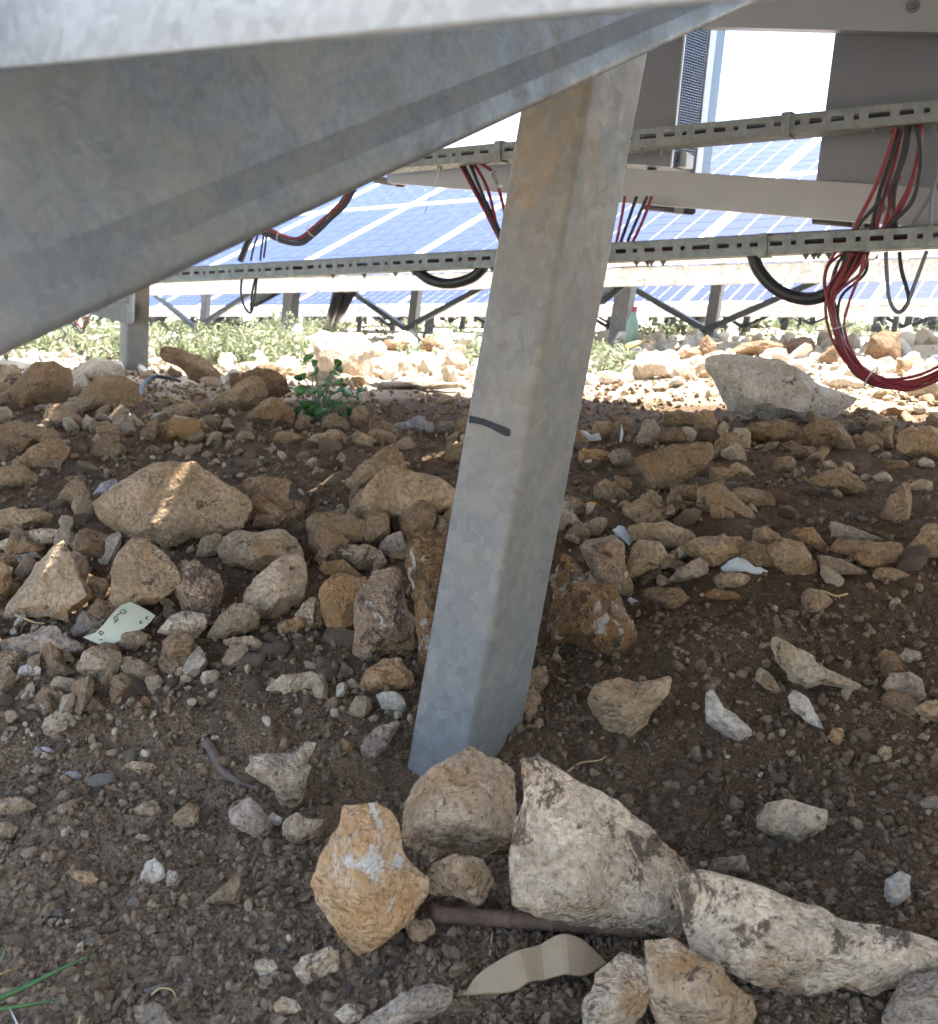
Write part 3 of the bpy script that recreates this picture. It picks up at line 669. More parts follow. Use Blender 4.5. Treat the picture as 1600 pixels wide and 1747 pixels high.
# ------------------------------------------------------------------ stones
_ico = {}
def ico(sub):
    if sub not in _ico:
        bm = bmesh.new(); bmesh.ops.create_icosphere(bm, subdivisions=sub, radius=1.0)
        _ico[sub] = (np.array([v.co[:] for v in bm.verts]), np.array([[v.index for v in f.verts] for f in bm.faces])); bm.free()
    return _ico[sub]
def facets(D, r, n, lo, hi, front):
    """radius of a rounded polyhedron in direction D (x right, y up, z towards the camera)"""
    rho = np.ones(len(D))
    for _ in range(n):
        m = r.normal(size=3); m /= np.linalg.norm(m)
        if front and abs(m[2]) < .45: m[2] = math.copysign(.45 + .5 * r.random(), m[2] + .15); m /= np.linalg.norm(m)
        off = r.uniform(lo, hi); d = D @ m; rr_ = np.where(d > 1e-3, off / np.maximum(d, 1e-3), 9.)
        rho = -np.log(np.exp(-90 * rho) + np.exp(-90 * np.minimum(rr_, 3))) / 90
    return rho
def polyR(poly, th):
    a = poly; b = np.roll(poly, -1, 0); c, s = np.cos(th)[:, None], np.sin(th)[:, None]
    ex, ey = (b - a)[:, 0][None], (b - a)[:, 1][None]; ax_, ay_ = a[:, 0][None], a[:, 1][None]
    den = c * ey - s * ex; den = np.where(np.abs(den) < 1e-9, 1e-9, den)
    t = (ax_ * ey - ay_ * ex) / den; q = (ax_ * s - ay_ * c) / den
    t = np.where((q >= -1e-6) & (q <= 1 + 1e-6) & (t > 0), t, 0)
    return t.max(1)
STONE_PX = []
def stone(pal, poly, label, thick=.8, depth=None, sub=None, seed=None, rough=1., nf=15, sink=-.03, pits=()):
    poly = np.array(poly, float).reshape(-1, 2); STONE_PX.append(poly)
    x, y = poly[:, 0], poly[:, 1]; x2, y2 = np.roll(x, -1), np.roll(y, -1); cr = x * y2 - x2 * y; A = cr.sum() / 2
    c = np.array([((x + x2) * cr).sum() / (6 * A), ((y + y2) * cr).sum() / (6 * A)]); A = abs(A)
    if depth is None:
        yb = y.max() - .03 * (y.max() - y.min()); p = hit(min(max(c[0], 5), 1595), min(yb, 1760)); depth = (p - CAM) @ FW
    size = math.sqrt(A) * depth / F; T = .5 * thick * size; dc = depth + sink * T
    r = np.random.default_rng(seed if seed is not None else int(abs(c[0] * 7 + c[1] * 13)))
    px = math.sqrt(A)
    sub = sub or (5 if px > 105 else 4 if px > 45 else 3)
    D, Fs = ico(sub); rel = (poly - c) * np.array([1, -1]) ; th = np.arctan2(D[:, 1], D[:, 0]); Rp = polyR(rel, th) * 1.05
    rho = facets(D, r, nf, .52, .90, True)
    rho = np.minimum(rho, facets(D, r, 14, .86, .99, False))
    s = np.hypot(D[:, 0], D[:, 1]); sp = s ** .72; cp = np.sign(D[:, 2]) * np.abs(D[:, 2]) ** .85
    off = r.uniform(0, 90, 3)
    n1 = pn(D * 1.7 + off); n2 = pn(D * 4.2 + off); n3 = pn(D * 10 + off); n4 = pn(D * 23 + off)
    rid = 1 - 2 * np.abs(pn(D * 3.1 + off + 5))
    rad = rho * (1 + rough * (.045 * n2 + .03 * n3 + .014 * n4)); dep = rho * (1 + rough * (.08 * n1 + .06 * n2 + .045 * n3 + .02 * n4 + .08 * rid * np.abs(D[:, 2])))
    k = dc / F; a = (Rp * sp * rad * k)[:, None]
    ctr = CAM + dc * ray(c[0], c[1]); rd = nrm(ray(c[0], c[1]))
    W = a * (np.cos(th)[:, None] * RT + np.sin(th)[:, None] * UPV) - (cp * dep * T)[:, None] * rd
    for (x_, y_, r_, dd) in pits:               # weathered hollows
        o2 = ((np.array([x_, y_]) - c) * np.array([1, -1]) * k); pl2 = np.stack([W @ RT, W @ UPV], 1) - o2
        W = W + (np.exp(-(pl2 ** 2).sum(1) / (r_ * k) ** 2) * (D[:, 2] > 0) * dd)[:, None] * rd
    me = mesh_np('stone', W, Fs, True); me.set_sharp_from_angle(angle=R(24)); me.materials.append(M[pal])
    o = bpy.data.objects.new('stone', me); COL.objects.link(o); o.location = Vector(ctr)
    return setp(o, label, 'stone', 'limestone rocks strewn over the ground')
exec_stones = [
# --- far left, along the shade edge
('pale', (0,623, 30,622, 42,632, 32,650, 14,664, -30,668, -30,630), 'pale rock cut by the left edge below the weeds'),
('brown', (-30,680, 0,668, 45,630, 62,618, 92,617, 119,634, 122,662, 110,690, 60,698, -30,698), 'broad brown boulder at the left edge, left of the round sun-spotted stone'),
('white', (118,634, 150,613, 185,614, 214,622, 216,645, 190,648, 140,656, 118,650), 'white sunlit rock just left of the distant upright post'),
('white', (108,662, 118,650, 134,650, 138,662, 122,672), 'small white stone below the white sunlit rock at left'),
('tan', (123,690, 140,660, 160,643, 205,640, 225,650, 243,680, 236,693, 205,706, 165,705, 130,700), 'rounded tan stone with an orange crown, in front of the distant upright post'),
('tan', (75,712, 82,690, 98,685, 112,692, 140,713, 165,727, 140,733, 90,729), 'wedge-shaped tan stone left of the rounded orange-crowned one'),
('tan', (-20,735, 30,714, 65,712, 75,722, 108,730, 112,748, 60,758, -20,760), 'wide low tan rock at the left edge beneath the wedge-shaped stone'),
('brown', (40,752, 52,731, 75,738, 76,756), 'small dark brown stone leaning on the wide low rock at left'),
('grey', (188,728, 200,710, 215,707, 228,726, 215,736, 195,735), 'smooth grey stone between the orange-crowned stone and the orange block'),
('tan', (155,752, 170,733, 185,731, 207,748, 200,757, 165,757), 'small tan wedge just below the smooth grey stone'),
('rust', (267,750, 272,718, 290,711, 332,715, 348,722, 336,737, 330,749, 290,754), 'orange-faced block below and right of the distant post'),
('brown', (230,752, 245,730, 265,712, 276,712, 272,728, 268,754), 'brown stone touching the left side of the orange-faced block'),
('white', (250,718, 262,705, 280,700, 282,709, 262,720), 'bone-white sliver above the orange-faced block'),
('tan', (275,694, 300,685, 335,690, 342,705, 320,714, 280,709), 'tan block above the orange-faced one'),
('brown', (270,595, 280,586, 300,588, 340,605, 365,620, 385,640, 376,656, 350,661, 325,648, 300,622, 280,618), 'tilted brown slab right of the distant upright post'),
('pale', (270,690, 275,672, 300,678, 332,682, 320,690, 290,694), 'flat pale stone below the tilted brown slab'),
('brown', (320,674, 330,661, 357,670, 345,679), 'small brown flake under the tip of the tilted slab'),
('brown', (383,636, 435,622, 460,625, 490,645, 498,668, 482,692, 440,694, 395,690), 'big brown boulder behind the leafy green plant, left of it'),
('tan', (345,692, 375,672, 400,655, 430,640, 447,645, 456,670, 450,698, 400,707, 360,701), 'tan boulder in front of the big brown one, left of the plant'),
('tan', (410,714, 440,690, 465,675, 480,680, 504,705, 502,726, 470,730, 430,724), 'dome-shaped tan stone at the left foot of the leafy plant'),
('brown', (503,728, 505,704, 528,710, 531,728, 510,735), 'small brown block right of the dome-shaped stone'),
('tan', (546,735, 546,712, 570,705, 592,715, 598,732, 570,738), 'squared tan block right under the leafy plant'),
('brown', (546,712, 548,698, 562,700, 566,706), 'little brown stone on top of the squared tan block'),
('tan', (590,714, 600,695, 620,691, 632,702, 628,722, 610,736, 595,726), 'upright orange-tan stone right of the leafy plant'),
('brown', (628,730, 634,705, 645,705, 670,725, 683,742, 660,749, 635,746), 'brown wedge right of the upright orange-tan stone'),
('bluish', (655,720, 690,720, 715,707, 727,708, 725,716, 740,722, 741,740, 722,743, 705,734, 680,733), 'bluish-white flat stone between the plant and the leaning post'),
('grey', (742,730, 750,718, 775,716, 777,732, 760,743, 745,742), 'grey-tan stone right of the bluish-white flat one'),
('brown', (775,730, 780,716, 803,712, 806,748, 770,752), 'brown stone half hidden by the left edge of the post'),
('tan', (753,770, 758,757, 790,754, 800,770, 797,793, 762,786), 'tan stone touching the left side of the post above the large flat stone'),
('tan', (458,750, 470,737, 500,735, 525,748, 510,758, 475,758), 'low tan stone in dark soil below the dome-shaped one'),
('tan', (520,752, 540,740, 575,735, 583,748, 570,760, 530,760), 'low tan stone right of another like it, below the squared block'),
('tan', (605,750, 620,738, 645,752, 632,762, 610,758), 'small tan flake in front of the brown wedge'),
# --- white sunlit rocks and background
('white', (533,590, 545,575, 570,567, 610,570, 625,582, 640,598, 632,630, 620,648, 590,642, 550,637, 543,612), 'big white sunlit boulder behind the leafy plant'),
('pale', (520,648, 535,632, 565,634, 600,640, 612,650, 600,658, 545,658), 'pale shaded stone at the foot of the big white boulder'),
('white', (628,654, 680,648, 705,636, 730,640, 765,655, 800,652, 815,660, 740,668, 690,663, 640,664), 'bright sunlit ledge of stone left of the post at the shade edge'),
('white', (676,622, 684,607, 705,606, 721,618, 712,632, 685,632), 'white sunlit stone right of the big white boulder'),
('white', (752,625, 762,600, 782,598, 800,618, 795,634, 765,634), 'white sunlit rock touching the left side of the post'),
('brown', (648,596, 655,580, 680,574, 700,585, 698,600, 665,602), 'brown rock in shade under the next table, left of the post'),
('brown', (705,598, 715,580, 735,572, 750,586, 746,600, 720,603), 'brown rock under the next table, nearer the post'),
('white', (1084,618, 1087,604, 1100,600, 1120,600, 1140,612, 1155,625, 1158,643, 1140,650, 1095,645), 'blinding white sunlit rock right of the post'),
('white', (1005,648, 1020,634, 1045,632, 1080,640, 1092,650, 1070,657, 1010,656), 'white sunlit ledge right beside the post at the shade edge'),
('pale', (1108,664, 1118,654, 1135,652, 1141,664, 1125,670), 'small pale stone on the dark soil right of the post'),
('white', (1174,641, 1184,624, 1198,608, 1203,618, 1201,637), 'small upright stone with a sunlit tip left of the huge pitted rock'),
('brown', (1150,612, 1165,596, 1185,592, 1200,602, 1197,618, 1165,622), 'low brown rock behind the blinding white one'),
('brown', (1188,604, 1196,580, 1207,573, 1220,585, 1227,602, 1215,614), 'pointed brown rock behind the huge pitted rock, at its left'),
('chalk', (1199,628, 1211,611, 1240,606, 1290,605, 1330,615, 1360,630, 1400,655, 1440,668, 1470,680, 1455,695, 1420,712, 1385,722, 1350,708, 1310,716, 1262,725, 1235,713, 1215,690, 1210,660), 'huge pale pitted rock right of the post, its tail tapering to the right'),
('brown', (1243,602, 1265,586, 1310,580, 1336,588, 1332,605, 1280,608), 'long low brown rock behind the huge pitted rock'),
('brown', (1335,592, 1350,575, 1385,575, 1394,590, 1386,603, 1345,604), 'brown block behind the right part of the huge pitted rock'),
('brown', (1395,612, 1410,592, 1432,587, 1440,605, 1436,620, 1405,622), 'brown rock left of the big cable loop'),
('brown', (1468,602, 1480,575, 1500,560, 1540,562, 1547,590, 1540,613, 1500,614), 'large brown boulder framed by the big cable loop'),
('concrete', (1431,612, 1452,607, 1510,616, 1512,636, 1470,641, 1432,634), 'squared pale block lying inside the big cable loop'),
('tan', (1524,634, 1530,610, 1560,604, 1580,618, 1576,640, 1545,644), 'tan rock right of the squared pale block'),
('white', (1398,654, 1420,640, 1460,642, 1492,652, 1480,664, 1420,664), 'white sunlit stone just left of the bottom of the cable loop'),
('white', (1520,660, 1540,636, 1570,626, 1630,640, 1630,684, 1560,678), 'white sunlit rock at the right edge behind the cable loop'),
('white', (1555,696, 1565,685, 1582,685, 1584,702, 1566,707), 'small white stone on grey gravel at the right edge'),
('white', (1504,680, 1512,673, 1525,676, 1522,685, 1508,687), 'tiny white stone on grey gravel below the cable loop'),
('pale', (1440,708, 1460,695, 1480,700, 1500,722, 1490,734, 1465,722), 'grey-white slab right of the huge pitted rock, on the gravel'),
# --- right middle rubble
('tan', (1045,730, 1050,712, 1065,705, 1085,718, 1081,740, 1060,751), 'brown-tan stone in the rubble behind the trapezoid block, left end'),
('tan', (1002,738, 1020,718, 1042,717, 1048,735, 1040,750, 1010,750), 'tan stone beside a scrap of clear plastic right of the post'),
('grey', (1080,747, 1095,715, 1110,710, 1125,722, 1128,745, 1110,761, 1090,761), 'grey-topped stone in the middle of the rubble above the trapezoid block'),
('tan', (1120,722, 1135,702, 1160,699, 1180,710, 1187,728, 1150,733), 'lumpy tan stone topping the rubble left of the huge pitted rock'),
('brown', (1120,750, 1130,732, 1155,728, 1172,735, 1176,756, 1140,759), 'rounded brown stone directly on the trapezoid block'),
('tan', (1176,708, 1200,695, 1215,700, 1228,728, 1231,743, 1205,747, 1185,732), 'tan stone wedged against the left foot of the huge pitted rock'),
('tan', (1080,780, 1100,768, 1140,758, 1213,754, 1217,775, 1205,792, 1180,815, 1145,832, 1112,838, 1100,815, 1085,795), 'trapezoid tan block with a flat top right of the post'),
('tan', (1215,781, 1218,755, 1235,740, 1260,737, 1272,750, 1265,765, 1235,781), 'tan stone at the right end of the trapezoid block'),
('grey', (1036,775, 1050,765, 1072,768, 1081,785, 1070,798, 1050,796), 'grey-tan stone between the orange one and the trapezoid block'),
('rust', (983,791, 988,765, 1020,761, 1035,770, 1043,783, 1020,794), 'orange stone touching the right side of the post'),
('rust', (1044,822, 1055,812, 1075,815, 1081,832, 1070,839, 1050,832), 'small ochre stone in dark soil below the grey-tan one'),
('tan', (1207,796, 1230,790, 1260,808, 1242,816, 1230,833, 1212,833), 'notched tan stone below the right end of the trapezoid block'),
('brown', (1135,850, 1150,828, 1190,826, 1200,842, 1180,858), 'dim brown stone under the tip of the trapezoid block'),
('tan', (1263,733, 1290,722, 1320,714, 1340,716, 1367,733, 1360,749, 1320,758, 1280,751), 'rounded tan stone under the middle of the huge pitted rock'),
('pale', (1365,745, 1375,727, 1400,722, 1408,738, 1398,749), 'pale cracked stone right of the rounded one under the pitted rock'),
('brown', (1345,778, 1360,762, 1392,760, 1395,774, 1372,784), 'brown stone above the humped tan one'),
('tan', (1372,786, 1390,772, 1415,761, 1418,770, 1405,786, 1385,791), 'pointed pale tan stone above the humped one'),
('brown', (1315,800, 1325,781, 1350,778, 1362,795, 1350,808, 1325,808), 'brown stone left of the humped tan one'),
('tan', (1368,824, 1375,810, 1405,797, 1435,797, 1460,812, 1481,836, 1465,846, 1430,839, 1390,833), 'humped tan stone alone in dark soil at right'),
('tan', (1495,754, 1510,727, 1530,719, 1522,745, 1530,768, 1500,766), 'brown stone leaning on the left of the big rock at the right edge'),
('tan', (1524,735, 1540,719, 1570,722, 1640,745, 1640,785, 1560,785, 1530,768), 'big tan rock cut by the right edge, level with the trapezoid block'),
('tan', (1242,796, 1255,785, 1280,800, 1292,812, 1270,814, 1248,806), 'flat tan shard left of the brown stone in dark soil'),
('brown', (1500,796, 1510,783, 1548,786, 1552,798, 1520,804), 'low brown stone under the big rock at the right edge'),
# --- left bank
('tan', (580,842, 600,805, 640,765, 655,754, 677,753, 685,775, 692,798, 660,806, 630,832, 600,844), 'slanting brown-tan slab behind the large flat stone near the post'),
('tan', (600,870, 615,840, 650,805, 665,795, 700,800, 745,815, 781,842, 780,866, 740,889, 690,901, 650,894, 615,889), 'large flat tan stone touching the left side of the post'),
('cream', (165,858, 200,830, 250,800, 290,782, 325,783, 370,795, 420,825, 441,845, 438,870, 410,900, 370,920, 300,937, 265,922, 222,919, 190,897, 172,880), 'largest flat-topped rock on the left bank, striped by sunlight'),
('brown', (415,832, 420,815, 450,812, 495,820, 500,850, 515,872, 470,890, 440,868), 'brown stone with a sunlit edge right of the largest flat-topped rock'),
('tan', (430,901, 436,872, 460,868, 486,898, 460,905), 'small upright tan stone right of the largest flat-topped rock'),
('cream', (370,940, 375,915, 400,900, 440,897, 490,898, 515,915, 526,945, 520,967, 480,977, 430,974, 390,968), 'broad cream stone below the largest flat-topped rock, right'),
('cream', (332,946, 345,915, 372,904, 382,912, 375,945, 350,957), 'small cream stone at the left end of the broad cream one'),
('brown', (521,890, 535,872, 560,868, 600,870, 630,895, 646,915, 636,926, 600,933, 570,931, 550,939, 530,936, 524,910), 'dark brown rounded stone left of the large flat tan one'),
('pale', (577,940, 590,930, 625,928, 650,940, 661,960, 646,977, 610,971, 585,956), 'smooth pale egg-shaped stone below the dark brown rounded one'),
('tan', (535,955, 545,938, 565,928, 578,936, 572,950, 550,960), 'small knobbly stone left of the smooth egg-shaped one'),
('grey', (645,937, 655,912, 685,905, 692,942, 670,954), 'grey stone right of the smooth egg-shaped one'),
('cream', (3,1057, 10,1035, 30,980, 60,950, 108,922, 120,945, 135,985, 160,1017, 145,1031, 118,1046, 115,1062, 60,1072, 20,1064), 'big triangular cream stone at the left side'),
('cream', (162,1052, 172,1025, 188,970, 200,945, 225,921, 250,922, 285,950, 307,985, 309,996, 285,1016, 265,1031, 235,1034, 215,1047, 190,1062), 'faceted cream stone with orange edges, behind the paper scrap'),
('porous', (287,988, 310,952, 340,950, 350,970, 375,980, 384,1005, 381,1032, 360,1056, 310,1050, 290,1022), 'porous grey-brown stone right of the faceted cream one'),
('rust', (-30,1030, -20,955, 5,950, 22,970, 22,1000, 8,1030), 'ochre stone cut by the left edge, left of the triangular one'),
('grey', (117,1082, 130,1055, 145,1037, 160,1050, 179,1070, 165,1087, 135,1090), 'small grey pyramid between the triangular stone and the paper'),
('brown', (140,990, 150,978, 185,982, 186,1000, 174,1032, 155,1042, 146,1015), 'brown stone with a sunlit tip between the triangular and faceted stones'),
('pale', (265,1080, 290,1050, 318,1040, 350,1048, 353,1072, 336,1090, 300,1094), 'angular pale stone right of the paper scrap'),
('cream', (352,1087, 375,1050, 400,1030, 430,1030, 443,1050, 441,1074, 420,1087, 380,1094), 'rounded cream stone right of the angular pale one'),
('cream', (408,1022, 425,985, 455,965, 480,945, 505,942, 520,960, 526,1000, 521,1022, 496,1042, 470,1055, 440,1057, 420,1052), 'mitten-shaped grey-cream stone in the middle of the left heap'),
('pale', (498,1047, 510,1025, 540,1017, 549,1040, 549,1072, 525,1080, 505,1062), 'pale stone tucked left of the round orange one'),
('rust', (470,1067, 490,1052, 515,1048, 526,1066, 500,1080, 475,1082), 'small orange stone under the mitten-shaped one'),
('rust', (540,1005, 560,985, 590,976, 625,983, 632,1010, 612,1042, 607,1072, 580,1087, 555,1077, 547,1042), 'round orange stone left of the tall grey one'),
('rust', (541,970, 560,955, 585,953, 610,972, 622,984, 590,986, 555,982), 'flat ochre stone lying on the round orange one'),
('porous', (603,1112, 608,1075, 600,1030, 620,1000, 640,975, 670,957, 692,960, 702,1000, 708,1060, 714,1112, 690,1122, 650,1117, 630,1130), 'tall dark grey stone left of the post base'),
('conglomerate', (688,900, 700,878, 775,870, 790,960, 775,1000, 760,1080, 735,1162, 712,1164, 716,1110, 704,1000, 690,960), 'tall rust-brown crumbly rock against the left side of the post'),
('rust', (613,1168, 630,1135, 655,1117, 680,1120, 710,1147, 707,1172, 660,1180, 620,1182), 'ochre stone below the tall dark grey one'),
('grey', (-20,1090, 40,1075, 75,1062, 95,1060, 115,1080, 157,1098, 152,1113, 100,1122, 60,1127, -20,1116), 'flat grey slab at the left edge below the triangular stone'),
('cream', (130,1142, 140,1115, 160,1102, 180,1112, 197,1140, 187,1162, 150,1157), 'small cream stone under the paper scrap'),
('brown', (70,1147, 78,1116, 105,1130, 139,1146, 110,1157, 80,1157), 'brown wedge at left below the flat grey slab'),
('cream', (205,1136, 215,1128, 240,1125, 262,1140, 272,1156, 245,1164, 210,1157), 'rounded cream stone at the soil edge below the paper'),
('white', (28,1152, 35,1136, 55,1131, 75,1138, 74,1152, 50,1158), 'white stone at left below the flat grey slab'),
('grey', (-20,1185, -20,1140, 15,1134, 28,1150, 26,1175, 8,1186), 'grey stone cut by the left edge at the soil margin'),
('brown', (190,1097, 210,1078, 240,1075, 262,1086, 257,1102, 230,1112), 'brown stone at the lower edge of the paper scrap'),
('cream', (368,1094, 395,1085, 430,1083, 452,1095, 442,1114, 400,1110), 'flat cream rubble stone below the rounded cream one'),
('pale', (453,1177, 480,1152, 530,1145, 549,1156, 547,1174, 500,1183), 'flat pale slab in the soil left of the ochre stone'),
('tan', (-20,832, -10,800, 30,792, 58,805, 66,822, 50,833), 'tan stone cut by the left edge beside gravelly soil'),
('tan', (98,852, 112,825, 135,815, 157,840, 156,862, 115,866), 'tan lump just left of the largest flat-topped rock'),
('bluish', (156,846, 172,824, 200,816, 202,828, 178,847), 'smooth blue-grey stone behind the left corner of the largest rock'),
('tan', (-20,875, 30,862, 70,865, 96,880, 86,893, 40,907, -20,910), 'long low tan rock at the left edge above the triangular stone'),
('pale', (-20,930, 40,907, 80,900, 112,903, 92,926, 40,937, -20,940), 'long flat pale rock at the left edge just above the triangular stone'),
('cream', (113,928, 140,912, 164,910, 162,929, 140,939), 'thin cream slab left of the largest flat-topped rock'),
('grey', (10,952, 35,938, 66,940, 72,952, 40,964, 15,962), 'grey oval stone behind the triangular stone'),
# --- right middle bank
('tan', (1058,898, 1080,886, 1130,886, 1165,895, 1191,908, 1189,919, 1160,936, 1130,932, 1085,924), 'long tan stone with an orange patch right of the white plastic'),
('tan', (960,915, 970,896, 990,892, 1010,905, 1004,922, 975,930), 'round tan stone close to the right side of the post'),
('porous', (983,925, 1010,912, 1040,908, 1066,930, 1070,960, 1080,1000, 1077,1017, 1050,1007, 1010,985, 990,962), 'purple-grey rough stone right of the post, above the crumbly rock'),
('cream', (1068,977, 1078,935, 1090,922, 1125,925, 1137,945, 1120,970, 1100,987, 1080,994), 'smooth upright stone right of the purple-grey rough one'),
('tan', (1163,936, 1185,918, 1230,910, 1270,912, 1295,935, 1287,952, 1240,957, 1215,970, 1180,952), 'long rounded stone left of the white scrap'),
('grey', (1133,994, 1150,970, 1195,948, 1212,966, 1215,980, 1180,990), 'grey wedge below the long rounded stone'),
('cream', (1118,962, 1140,943, 1155,950, 1150,967, 1125,972), 'small cream stone between the smooth upright one and the grey wedge'),
('conglomerate', (925,1112, 940,1000, 950,915, 975,928, 990,950, 1004,975, 1022,988, 1057,1000, 1067,1020, 1089,1083, 1072,1102, 1060,1114, 1020,1117, 980,1110), 'large crumbly brown rock behind the right side of the post'),
('brown', (1088,1012, 1120,998, 1160,1005, 1177,1021, 1150,1040, 1110,1033), 'flat brown stone right of the large crumbly rock'),
('tan', (1273,928, 1285,900, 1310,896, 1337,915, 1332,942, 1300,948), 'tan stone leaning behind the broad brown-tan one at right'),
('tan', (1308,937, 1330,918, 1370,922, 1394,945, 1397,964, 1370,983, 1345,985, 1325,967), 'broad brown-tan stone in the middle of the right bank'),
('rust', (1350,912, 1370,897, 1388,898, 1402,920, 1416,936, 1409,947, 1388,935), 'rust-tan stone behind the broad brown-tan one'),
('grey', (1406,894, 1415,887, 1450,897, 1480,910, 1507,919, 1490,927, 1440,924, 1410,920), 'thin grey slab at the back of the right bank'),
('brown', (1413,937, 1430,920, 1480,923, 1535,922, 1547,940, 1532,960, 1505,964, 1470,947, 1440,947), 'long brown stone below the thin grey slab'),
('grey', (1388,945, 1405,944, 1440,955, 1475,972, 1480,980, 1440,980, 1418,987, 1400,972), 'pale grey slab below the long brown stone'),
('rust', (1453,950, 1468,940, 1495,950, 1514,966, 1490,970, 1465,962), 'ochre stone in front of the long brown one'),
('tan', (1478,985, 1490,968, 1530,966, 1552,980, 1540,993, 1500,994), 'tan stone right of the pale grey slab'),
('tan', (1543,940, 1560,915, 1580,890, 1640,880, 1640,955, 1560,948), 'tan rock cut by the right edge on the right bank'),
('cream', (1213,987, 1230,975, 1270,975, 1282,986, 1264,1002, 1225,1010), 'cream stone just under the white scrap'),
('rust', (1195,1018, 1215,1002, 1250,1008, 1268,1020, 1235,1027), 'flat ochre slab below the white scrap'),
# --- foreground
('pale', (411,1313, 430,1295, 422,1288, 470,1287, 495,1282, 520,1261, 541,1265, 538,1283, 512,1296, 537,1305, 534,1330, 526,1356, 490,1388, 470,1362, 440,1337), 'pale arrow-shaped stone with a horn, left of the post base'),
('grey', (383,1380, 420,1360, 455,1370, 467,1396, 457,1427, 435,1436, 410,1422, 393,1402), 'brown-grey stone below the pale arrow-shaped one'),
('cream', (470,1427, 485,1398, 510,1385, 530,1395, 554,1395, 552,1427, 520,1445, 485,1442), 'cream stone between the arrow-shaped one and the big orange rock'),
('white', (455,1396, 464,1385, 482,1396, 480,1411, 463,1415), 'little white stone between two larger ones below the arrow-shaped stone'),
('grey', (606,1277, 625,1255, 650,1235, 685,1227, 677,1251, 652,1287, 635,1304, 612,1292), 'grey-tan pointed stone left of the post base'),
('tan', (570,1270, 585,1258, 604,1270, 604,1290, 580,1288), 'small tan stone left of the grey-tan pointed one'),
('orange', (525,1545, 535,1500, 550,1455, 565,1420, 583,1405, 585,1375, 610,1368, 640,1359, 670,1375, 682,1400, 689,1450, 702,1475, 729,1497, 724,1530, 692,1572, 650,1612, 610,1637, 580,1612, 545,1582), 'big orange rock with white scars standing left of the post base'),
('beige', (681,1372, 700,1345, 740,1308, 770,1293, 800,1274, 860,1276, 905,1298, 915,1340, 905,1400, 872,1442, 830,1467, 780,1467, 730,1480, 690,1442), 'sandy rounded rock directly in front of the post base'),
('pale', (892,1300, 930,1302, 985,1340, 1050,1370, 1110,1420, 1160,1465, 1192,1490, 1188,1560, 1167,1612, 1110,1597, 1060,1592, 980,1592, 920,1567, 868,1547, 870,1490, 883,1430, 898,1360), 'large cream rock with dark soil smears right of the sandy one'),
('beige', (723,1512, 740,1475, 775,1456, 825,1466, 852,1500, 847,1537, 820,1574, 800,1552, 770,1532, 735,1527), 'yellowish stone in the nook between the orange and sandy rocks'),
('pale', (1152,1500, 1190,1482, 1240,1494, 1300,1513, 1370,1543, 1450,1558, 1530,1573, 1580,1588, 1660,1620, 1660,1700, 1540,1692, 1510,1720, 1440,1702, 1380,1714, 1290,1677, 1230,1647, 1190,1627, 1172,1570), 'long pale slab streaked with soil at the lower right'),
('beige', (1103,1608, 1150,1604, 1200,1638, 1260,1663, 1312,1700, 1314,1735, 1300,1775, 1130,1775, 1110,1700), 'rounded tan and cream rock under the left end of the long slab'),
('pale', (995,1707, 1020,1658, 1060,1622, 1110,1650, 1110,1690, 1092,1742, 1085,1775, 998,1775), 'pale stone at the right end of the cardboard'),
('grey', (1508,1732, 1530,1690, 1560,1655, 1600,1640, 1660,1640, 1660,1790, 1508,1790), 'grainy grey rock in the lower right corner'),
('grey', (1201,1489, 1215,1465, 1240,1456, 1270,1459, 1287,1480, 1285,1500, 1240,1494), 'brown-grey stone peeping over the top of the long slab'),
('pale', (1291,1396, 1310,1370, 1340,1365, 1385,1367, 1412,1380, 1407,1412, 1387,1427, 1360,1447, 1320,1427, 1295,1413), 'soil-flecked pale stone above the long slab'),
('white', (1498,1532, 1512,1500, 1535,1487, 1555,1495, 1552,1527, 1530,1552, 1508,1545), 'whitish stone above the right part of the long slab'),
('beige', (1003,1197, 1015,1170, 1050,1151, 1110,1151, 1140,1149, 1155,1145, 1150,1176, 1127,1207, 1107,1232, 1087,1247, 1070,1264, 1040,1252, 1008,1217), 'yellowish pale stone with a point, in brown soil right of the post'),
('pale', (1310,1090, 1325,1082, 1345,1097, 1380,1114, 1420,1141, 1465,1164, 1505,1181, 1460,1182, 1400,1167, 1375,1175, 1343,1162, 1323,1131), 'long pale shard pointing down right in the soil at right'),
('white', (1201,1180, 1215,1171, 1217,1200, 1237,1207, 1272,1229, 1294,1245, 1299,1263, 1265,1267, 1228,1252, 1205,1231), 'white curved stone half buried right of the yellowish pointed one'),
('white', (1345,1190, 1355,1176, 1377,1190, 1392,1215, 1409,1245, 1385,1237, 1350,1212), 'narrow whitish flake below the long pale shard'),
('grey', (1505,1171, 1520,1147, 1555,1144, 1577,1162, 1580,1191, 1555,1202, 1530,1192), 'pinkish-grey stone at the right end of the long pale shard'),
('beige', (1553,1211, 1580,1194, 1640,1188, 1640,1245, 1570,1228), 'yellow-cream stone cut by the right edge'),
('rust', (1406,1258, 1420,1243, 1441,1240, 1444,1255, 1432,1271, 1415,1268), 'small ochre stone below the narrow whitish flake'),
('beige', (1494,1285, 1505,1272, 1520,1275, 1526,1292, 1512,1302), 'small peach-coloured stone at right in the soil'),
('brown', (1298,1160, 1306,1149, 1322,1165, 1336,1180, 1318,1186), 'small brown stone left of the narrow whitish flake'),
('grey', (1530,1120, 1545,1107, 1572,1112, 1576,1125, 1550,1134), 'grey stone near the right edge above the pinkish one'),
